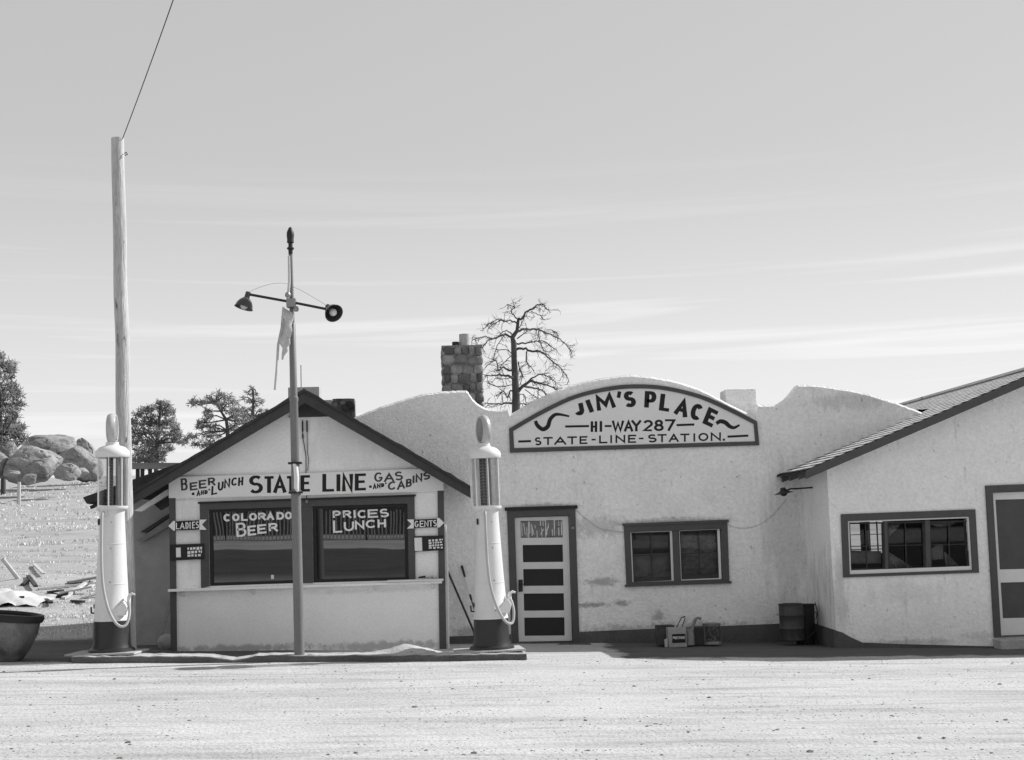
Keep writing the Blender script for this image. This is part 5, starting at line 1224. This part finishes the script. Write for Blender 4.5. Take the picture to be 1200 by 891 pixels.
# things on the shelf
p = at(505, 678.5, YH - .09); mb = MB(); vs = []
for i in range(9):
    for j in range(6): vs.append((p.x - .09 + .18 * i / 8, p.y - .05 + .1 * j / 5, p.z + .008 + .035 * max(0, noise.noise((i * .9, j * .9, 5)) + .55) * math.sin(math.pi * (i + .5) / 9)))
mb.add(vs, [(i * 6 + j, (i + 1) * 6 + j, (i + 1) * 6 + j + 1, i * 6 + j + 1) for i in range(8) for j in range(5)])
o = mb.build('crumpled_rag', canvas, smooth=True); s_ = o.modifiers.new('thickness', 'SOLIDIFY'); s_.thickness = .006
tag(o, 'crumpled white rag lying on the white shelf end under the Gents arrow', 'rag')
p = at(495, 677.8, YH - .10); mb = MB(); mb.tube([p + Vector((-.06, 0, .012)), p + Vector((.02, 0, .018)), p + Vector((.05, 0, .02))], [.012, .018, .014], 8); tag(mb.build('hand_tool', darkmetal), 'small dark tool lying beside the rag on the shelf', 'tool')
# plank and sandbag by the shed wall
a_, b_ = at(183, 752, 20.6), at(203, 690, 21.1); st = thing('leaning_plank', a_, 'narrow plank leaning on the shed wall by the lunch stand corner', 'plank')
mb = MB(); mb.prism([a_, a_ + Vector((.06, 0, 0)), b_ + Vector((.06, 0, 0)), b_], (0, .03, 0)); mb.build('board', cardm, st)
p = at(196, 750, 20.3); mb = MB(); vs = []
bmx = bmesh.new(); bmesh.ops.create_icosphere(bmx, subdivisions=3, radius=1)
for v in bmx.verts: v.co *= 1 + .15 * noise.noise(v.co * 1.7)
mb.add([(p.x + v.co.x * .15, p.y + .05 + v.co.y * .12, p.z - .04 + v.co.z * .13) for v in bmx.verts], [tuple(v.index for v in f.verts) for f in bmx.faces])
tag(mb.build('loose_rock', mat('pale_rock', .30, .95, .2, 5, .5, 12), smooth=True), 'pale rounded rock beside the left foot of the lunch stand', 'rock')

# wash tub at the left edge
yt = 18.5; a_ = at(5, 770, yt); zt0 = ground_z(a_.x, yt); hh = at(20, 718, yt).z - zt0; Rr = at(44, 720, yt).x - a_.x
tub = thing('wash_tub', (a_.x, yt, zt0), 'round dark rimmed metal tub cut by the left edge of the picture', 'tub')
mb = MB(); mb.lathe([(0, .02), (Rr * .45, .0), (Rr * .56, .05), (Rr * .72, .18), (Rr * .88, .38), (Rr * .93, hh - .03), (Rr * .90, hh - .03), (Rr * .60, .08), (0, .05)], n=48); mb.build('body', mat('zinc_tub', .16, .45, .35, 5, metal=.3, fine=.2, stains=[(6, (1, 1, .3), .5, .7, .5)]), tub, smooth=True, world=False)
mb = MB(); mb.lathe([(Rr * .90, hh - .08), (Rr * .97, hh - .095), (Rr * 1.02, hh - .05), (Rr * 1.0, hh), (Rr * .93, hh + .005), (Rr * .88, hh - .03), (Rr * .90, hh - .08)], n=48); mb.build('rim', mat('dark_rim', .02, .5, .2, 6), tub, smooth=True, world=False)
tub.rotation_euler = (0, R(7), 0)

# scrap lumber on the meadow
LUM = [((40, 662), (58, 690), .05, woodl), ((45, 692), (82, 689), .09, woodl), ((33, 676), (42, 693), .06, wdark), ((64, 690), (112, 687), .10, woodl), ((70, 697), (108, 694), .07, woodl), ((74, 703), (100, 690), .06, woodl), ((58, 695), (72, 697), .10, wdark), ((66, 701), (80, 700), .12, wdark),
       ((80, 684), (116, 682), .22, cardm), ((95, 702), (117, 699), .06, woodl), ((84, 706), (98, 709), .05, wdark), ((16, 700), (26, 706), .06, wdark), ((104, 690), (120, 680), .07, woodl), ((52, 703), (60, 712), .05, wdark), ((26, 687), (36, 684), .05, wdark)]
LABS = ['longest pale board slanting at the left of the scrap heap', 'flat pale board lying between canvas and scrap heap', 'short dark board beside the canvas sheet', 'long pale board along the back of the scrap heap', 'pale board along the middle of the scrap heap', 'pale board crossing diagonally over the scrap heap', 'short dark offcut at the left end of the scrap heap', 'short dark offcut under the middle of the scrap heap',
        'wide grey sheet lying on top of the scrap heap', 'short pale board at the right front of the scrap heap', 'small dark offcut in front of the scrap heap', 'small dark offcut just above the tub rim', 'pale board tilted up at the right end of the scrap heap', 'small dark offcut nearest the wash tub', 'tiny dark offcut behind the canvas sheet']
for k, ((xa_, ya_), (xb_, yb_), wd, m) in enumerate(LUM):
    p, q_ = gpt(xa_, ya_ ), gpt(xb_, yb_)
    d = (q_ - p); d.z = 0; L_ = d.length
    if L_ > 2.6: q_ = p + (q_ - p) * (2.6 / L_)
    q_.z = ground_z(q_.x, q_.y); h = .025 + .03 * random.random()
    s_ = Vector((0, 0, 0)); nrm = Vector((-(q_ - p).y, (q_ - p).x, 0)).normalized() * wd * .7
    mb = MB(); up_ = Vector((0, 0, random.uniform(.0, .10)))
    mb.hexa([p - nrm, q_ - nrm + up_, q_ - nrm + up_ + Vector((0, 0, h)), p - nrm + Vector((0, 0, h))], [p + nrm, q_ + nrm + up_, q_ + nrm + up_ + Vector((0, 0, h)), p + nrm + Vector((0, 0, h))])
    tag(mb.build('scrap_board', m), LABS[k], 'board', 'scrap boards on the meadow')
# canvas sheet heap
p = gpt(14, 706); mb = MB(); vs = []; n = 22
for i in range(n + 1):
    for j in range(n + 1):
        u, v = i / n * 2 - 1, j / n * 2 - 1; x, y = p.x + u * .75 - .15, p.y + .4 + v * .8
        h = max(0, 1 - (u * u + v * v) ** .8) * (.16 - .12 * u) + .13 * abs(noise.noise((u * 2.0, v * 2.0, 7))) + .03 * abs(noise.noise((u * 6, v * 6, 3)))
        vs.append((x, y, ground_z(x, y) + .01 + h))
mb.add(vs, [(i * (n + 1) + j, (i + 1) * (n + 1) + j, (i + 1) * (n + 1) + j + 1, i * (n + 1) + j + 1) for i in range(n) for j in range(n)])
tag(mb.build('canvas_sheet', canvas, smooth=True), 'white canvas sheet heaped on the meadow behind the wash tub', 'canvas')
p = gpt(22, 592); mb = MB(); t_ = at(22.5, 565, p.y); mb.tube([(p.x, p.y, p.z - .2), t_], [.09, .07], 8); tag(mb.build('fence_post', wood), 'lone grey fence post standing in the dry meadow before the boulders', 'post')
p, q_ = gpt(66, 567), gpt(116, 567.5); mb = MB(); mb.tube([p + Vector((0, 0, .1)), p.lerp(q_, .5) + Vector((0, 0, .14)), q_ + Vector((0, 0, .1))], [.12, .10, .14], 8); tag(mb.build('fallen_log', wdark), 'long dark fallen log lying in the meadow in front of the boulders', 'log')
p = gpt(22, 679); t_ = at(3, 655, p.y - .3); mb = MB(); mb.tube([p + Vector((0, 0, .0)), t_], .05, 8); tag(mb.build('leaning_pole', woodl), 'pale stick propped over the canvas at the left picture edge', 'stick')

# ================================================================== boulders
def boulder(cx_, cy_, rx, ry, Y, label, seed):
    c_ = at(cx_, cy_, Y); k = Y / F * 1.0
    bm_ = bmesh.new(); bmesh.ops.create_icosphere(bm_, subdivisions=5, radius=1)
    rr_ = random.Random(int(seed * 10)); cuts = [(Vector((rr_.gauss(0, 1), rr_.gauss(0, 1), rr_.gauss(.2, .8))).normalized(), rr_.uniform(.62, .9)) for _ in range(9)]
    for v in bm_.verts:
        n_ = noise.noise(v.co * 1.1 + Vector((seed, 0, 0))) * .25 + noise.noise(v.co * 2.8 + Vector((seed, 3, 0))) * .09
        co = v.co * (1.05 + n_)
        for d_, lim in cuts:
            e_ = co.dot(d_) - lim
            if e_ > 0: co = co - d_ * e_ * .55
        cr = abs(noise.noise(v.co * 1.6 + Vector((0, seed, 2))))
        co *= 1 - .09 * max(0, 1 - cr / .06) + .025 * noise.noise(v.co * 7 + Vector((seed, 1, 1)))
        v.co = co
    mb = MB(); mb.add([(c_.x + v.co.x * rx * k, c_.y + v.co.y * (rx + ry) / 2 * k, c_.z + v.co.z * ry * k) for v in bm_.verts], [tuple(v.index for v in f.verts) for f in bm_.faces]); bm_.free()
    tag(mb.build('boulder', stone, smooth=True), label, 'boulder', 'boulders beyond the meadow')
boulder(38, 546, 32, 22, 60, 'big round boulder at the front of the rock pile', 1.3)
boulder(58, 528, 33, 20, 66, 'long boulder on top of the rock pile', 2.7)
boulder(88, 541, 22, 18, 65, 'split boulder with a shaded left face, right of the top one', 4.2)
boulder(100, 543, 17, 25, 69, 'pale dome boulder farthest right in the rock pile', 5.9)
boulder(80, 553, 15, 11, 58, 'low boulder at the right foot of the big round one', 7.1)
boulder(35, 561, 8, 6.5, 56, 'small boulder standing alone before the rock pile', 8.4)
boulder(8, 530, 13, 14, 62, 'boulder under the pine at the left picture edge', 9.6)
boulder(-4, 545, 14, 16, 60, 'boulder leaning out of the left picture edge', 11.2)
boulder(94, 553, 9, 5, 59, 'flat low boulder beside the gas pump globe', 12.5)
boulder(14, 555, 9, 4, 58, 'flat slab of rock at the left foot of the rock pile', 13.1)

# ================================================================== trees
def tree(base_px, Y, trunk, clumps, label, dens=34, tuft=.30, thin=.55, limbs=True, nm='pine_tree'):
    """trunk: pixel path; clumps: (px, py, r px)"""
    b_ = at(*trunk[0], Y); root = thing(nm, (b_.x, Y, ground_z(b_.x, Y)), label, 'tree', 'pines beyond the meadow'); k = Y / F
    tp = [Vector((b_.x, Y, ground_z(b_.x, Y) - .3))] + [at(x, y, Y) for x, y in trunk]
    n = len(tp); mb = MB(); mb.tube(tp, [.20 * (1 - .72 * i / (n - 1)) * k / .064 for i in range(n)], 9)
    cl = []
    for (x, y, r_) in clumps:
        c_ = at(x, y, Y) + Vector((0, random.uniform(-1, 1) * 14 * k, 0)); cl.append((c_, r_ * k))
        if limbs:
            best = min(range(n), key=lambda i: (tp[i] - c_).length + (2 if tp[i].z > c_.z + .4 else 0)); a_ = tp[best]
            m_ = a_.lerp(c_, .55) + Vector((0, 0, random.uniform(-.1, .25))); mb.tube([a_, m_, c_], [.07 * k / .064, .05 * k / .064, .02 * k / .064], 5)
    mb.build('trunk', bark, root)
    vs = []; fs = []
    for c_, r_ in cl:
        for _ in range(int(dens * (r_ / k / 9) ** 1.6) + 6):
            d_ = Vector((random.gauss(0, 1), random.gauss(0, 1), random.gauss(0, .62)))
            d_ = d_.normalized() * (random.random() ** .45) * r_; p_ = c_ + d_
            for q_ in range(5):
                ax = (Vector((random.gauss(0, 1), random.gauss(0, 1), random.gauss(.35, .8)))).normalized() * tuft * random.uniform(.6, 1.2)
                sd_ = ax.orthogonal().normalized() * tuft * thin * .16
                i0 = len(vs); vs += [p_ - sd_, p_ + sd_, p_ + ax + sd_ * .7, p_ + ax - sd_ * .7]; fs.append((i0, i0 + 1, i0 + 2, i0 + 3))
    mb = MB(); mb.add(vs, fs); mb.build('crown', needle, root, fix=False)
tree(None, 95, [(183, 545), (184, 520), (186, 500), (188, 478), (188, 470)],
     [(187, 473, 6), (193, 475, 6), (180, 480, 5), (199, 483, 7), (190, 484, 7), (170, 483, 6), (164, 488, 6), (178, 490, 8), (158, 497, 7), (170, 497, 9), (186, 496, 9), (199, 495, 8), (206, 502, 7), (158, 508, 8), (172, 508, 10), (188, 508, 10), (202, 509, 8), (212, 512, 6), (218, 516, 4), (160, 518, 9), (174, 520, 10), (188, 521, 10), (164, 529, 10), (178, 531, 10), (190, 532, 7), (160, 538, 9), (173, 540, 10), (186, 540, 9), (196, 527, 5), (216, 520, 4), (208, 517, 5)],
     'bushy pine rising between the wooden pole and the hut roof', dens=42)
tree(None, 100, [(266, 525), (267, 505), (265, 492), (259, 482), (253, 472)],
     [(226, 474, 5), (232, 472, 6), (240, 473, 6), (246, 468, 6), (256, 463, 8), (264, 466, 8), (250, 470, 7), (272, 473, 8), (279, 480, 8), (270, 482, 8), (285, 487, 8), (276, 490, 8), (262, 477, 7), (242, 482, 6), (246, 490, 8), (238, 497, 7), (250, 500, 8), (236, 502, 6), (228, 512, 5), (222, 511, 4), (240, 511, 8), (252, 510, 7), (236, 521, 6), (246, 520, 7), (284, 497, 8), (274, 501, 7), (290, 494, 6), (228, 521, 5)],
     'flat topped pine with a bare dark trunk above the hut roof', dens=26)
tree(None, 90, [(296.5, 520), (296.5, 492), (296.8, 470), (297, 456)],
     [(297, 456, 3), (294, 462, 3), (300, 462, 3), (289, 460, 3), (304, 468, 3.5), (290, 471, 3.5), (297, 469, 4), (286, 468, 2.5), (308, 474, 3), (301, 476, 4), (292, 479, 4), (287, 481, 3), (306, 482, 4), (297, 485, 5), (290, 489, 5), (303, 490, 5), (309, 486, 3), (312, 481, 2), (296, 495, 6)],
     'slender sparse young pine nearest the hut roof slope', dens=9, tuft=.24)
tree(None, 62, [(4, 545), (2, 510), (0, 470), (-2, 430)],
     [(12, 432, 9), (8, 428, 6), (16, 436, 6), (6, 442, 8), (14, 455, 8), (8, 452, 9), (18, 462, 7), (10, 465, 10), (4, 475, 11), (16, 474, 8), (12, 484, 9), (20, 488, 6), (6, 492, 11), (14, 497, 9), (22, 500, 6), (10, 506, 11), (20, 508, 8), (24, 513, 6), (6, 516, 12), (18, 518, 9), (-8, 440, 12), (-10, 465, 14), (-12, 490, 14), (-10, 512, 14), (-4, 420, 9)],
     'pine half cut off by the left edge of the picture', dens=24, tuft=.24)
# the bare dead tree behind the cafe
YD = 62; kD = YD / F
z7 = zc(6.367, 540, 350)
tb = at(608, 500, YD)
dt = thing('dead_tree', (tb.x, YD, ground_z(tb.x, YD)), 'bare dead tree with twisted branches behind the stone chimney', 'tree')
tr_px = [(412, 900), (412, 800), (412, 720), (405, 600), (398, 450), (395, 330), (385, 290), (420, 240), (425, 190), (430, 155)]
tp = [Vector((tb.x, YD, ground_z(tb.x, YD) - .3))] + [at(*z7(x, y), YD) for x, y in tr_px]
mb = MB(); mb.tube(tp, [v * kD / 6.367 * .5 for v in (75, 66, 62, 58, 50, 44, 42, 36, 28, 24, 20)], 14); trunk_o = mb.build('trunk', bark, dt, smooth=True)
BR = [([(395, 540), (345, 540), (310, 525), (275, 560), (262, 520), (240, 500), (170, 550)], 14), ([(400, 600), (350, 585), (280, 585), (230, 595), (170, 600)], 18), ([(405, 690), (370, 690), (345, 745), (320, 700), (285, 715)], 12),
      ([(410, 775), (330, 780), (240, 782), (180, 772)], 14), ([(430, 690), (470, 650), (520, 620), (570, 640), (640, 655), (710, 690)], 22), ([(470, 652), (540, 655), (620, 660), (680, 712)], 17), ([(500, 625), (540, 590), (600, 570), (650, 590), (700, 640)], 11),
      ([(410, 380), (470, 375), (530, 395), (580, 395), (630, 425), (680, 470), (730, 510), (785, 575)], 17), ([(560, 395), (620, 385), (690, 410)], 7), ([(490, 400), (485, 470), (500, 510), (535, 560)], 10),
      ([(400, 340), (450, 330), (520, 315), (570, 300), (640, 295), (700, 330), (740, 350)], 13), ([(420, 245), (470, 225), (530, 220), (590, 215), (640, 235), (720, 262), (790, 300), (850, 370)], 15), ([(585, 220), (580, 280), (600, 340), (620, 390)], 8), ([(640, 235), (700, 230), (740, 265)], 6),
      ([(430, 155), (460, 150), (480, 115), (525, 95), (560, 70), (600, 72), (625, 110)], 15), ([(525, 98), (580, 105), (640, 140)], 7), ([(425, 160), (400, 140), (370, 110), (395, 85), (340, 75)], 10), ([(420, 180), (375, 175), (330, 190), (290, 190), (240, 200), (185, 240)], 11), ([(330, 160), (280, 165), (210, 210)], 6),
      ([(385, 290), (330, 270), (270, 290), (230, 300), (170, 285), (90, 310)], 15), ([(270, 292), (200, 310), (160, 365)], 9), ([(390, 270), (350, 220), (310, 215)], 10), ([(320, 280), (280, 330), (255, 420)], 5), ([(395, 430), (350, 390), (270, 385)], 4), ([(395, 410), (340, 450), (300, 485)], 4),
      ([(440, 530), (465, 560), (455, 620)], 12), ([(430, 480), (445, 520), (475, 550)], 9), ([(420, 790), (460, 780), (500, 795)], 9), ([(405, 560), (360, 610), (240, 635)], 4), ([(480, 680), (520, 730), (560, 770)], 6), ([(420, 300), (480, 260), (500, 240)], 8), ([(400, 260), (440, 215), (470, 150)], 6), ([(405, 640), (300, 660), (200, 640)], 4), ([(580, 660), (590, 740)], 5), ([(430, 720), (480, 700), (510, 760)], 6)]
for pts_, w in BR:
    dirY = random.uniform(-1, 1); P_ = smooth_px(pts_, 4); n = len(P_); path = []
    mb = MB()
    for i, (x, y) in enumerate(P_):
        p_ = at(*z7(x, y), YD); p_.y += dirY * 2.2 * i / n + .15 * noise.noise((i * .7, w, dirY * 9)); p_.z += .06 * noise.noise((i * 1.1, w, 3 + dirY * 9)); path.append(p_)
    r0_ = w * kD / 6.367 * .5; r0_ *= 1.25; mb.tube(path, [max(.020, r0_ * (1 - .75 * i / (n - 1))) for i in range(n)], 7)
    def twig(p_, d_, L_, r_, lev):
        pp = [p_]; 
        for s_ in range(4): d_ = (d_ + Vector((random.gauss(0, .35), random.gauss(0, .35), random.gauss(0, .35)))).normalized(); pp.append(pp[-1] + d_ * L_ / 4)
        mb.tube(pp, [r_ * (1 - .2 * s_) for s_ in range(5)], 4)
        if lev > 0:
            for s_ in (2, 3, 4): twig(pp[s_], (d_ + Vector((random.gauss(0, .8), random.gauss(0, .8), random.gauss(0, .7)))).normalized(), L_ * .6, r_ * .65, lev - 1)
    for i in range(n // 3, n):
        for _ in range(2 if w > 8 else 1):
            if random.random() < .55:
                t_ = (path[min(i + 1, n - 1)] - path[i - 1]).normalized()
                twig(path[i], (t_ + Vector((random.gauss(0, .7), random.gauss(0, .7), random.gauss(-.3, .5)))).normalized(), random.uniform(.25, .65), .016, 1)
    mb.build('branch', bark, dt)

# ================================================================== dry grass of the meadow
mb = MB(); vs = []; fs = []
for _ in range(6500):
    y = 22.5 + 48 * random.random() ** 1.5; px_ = random.uniform(-60, 240); p_ = at(px_, 600, y); x = p_.x; z = ground_z(x, y)
    if noise.noise((x * .35, y * .5, 2)) < random.uniform(-.55, .45): continue
    h = random.uniform(.015, .045) * (1 + .9 * (y > 36)); 
    for q_ in range(4):
        an = random.uniform(0, 6.28); w = .014 * (1 + (y - 22) / 30); lean = random.uniform(0, .6) * h; dx, dy = math.cos(an), math.sin(an)
        ox, oy = random.uniform(-.07, .07), random.uniform(-.07, .07)
        i0 = len(vs); vs += [(x + ox - dy * w, y + oy + dx * w, z - .01), (x + ox + dy * w, y + oy - dx * w, z - .01), (x + ox + dx * lean, y + oy + dy * lean, z + h)]; fs.append((i0, i0 + 1, i0 + 2))
mb.add(vs, fs); tag(mb.build('dry_grass', grassm, fix=False), 'short dry bleached grass over the rising meadow', 'grass', kind='stuff')

# ================================================================== slat fence across the highway (seen mirrored in the show windows)
yf = -14.2; sf = thing('slat_fence', (0, yf, ground_z(0, yf)), 'pale slat snow fence across the road mirrored in the show windows', 'fence')
mb = MB(); x = -14.0
while x < 9:
    z = ground_z(x, yf); l_ = random.uniform(-.05, .05); h = random.uniform(1.15, 1.3)
    mb.hexa([(x - .026, yf - .01, z), (x + .026, yf - .01, z), (x + .026 + l_, yf - .01, z + h), (x - .026 + l_, yf - .01, z + h)], [(x - .026, yf + .01, z), (x + .026, yf + .01, z), (x + .026 + l_, yf + .01, z + h), (x - .026 + l_, yf + .01, z + h)])
    x += random.uniform(.12, .165)
mb.build('slats', slat, sf)
for k in range(9):
    x = -13.8 + k * 2.8; z = ground_z(x, yf); mb = MB(); mb.tube([(x, yf - .06, z - .2), (x + random.uniform(-.3, .3), yf - .06, z + 1.45)], .05, 8); mb.build('post', wdark, sf)
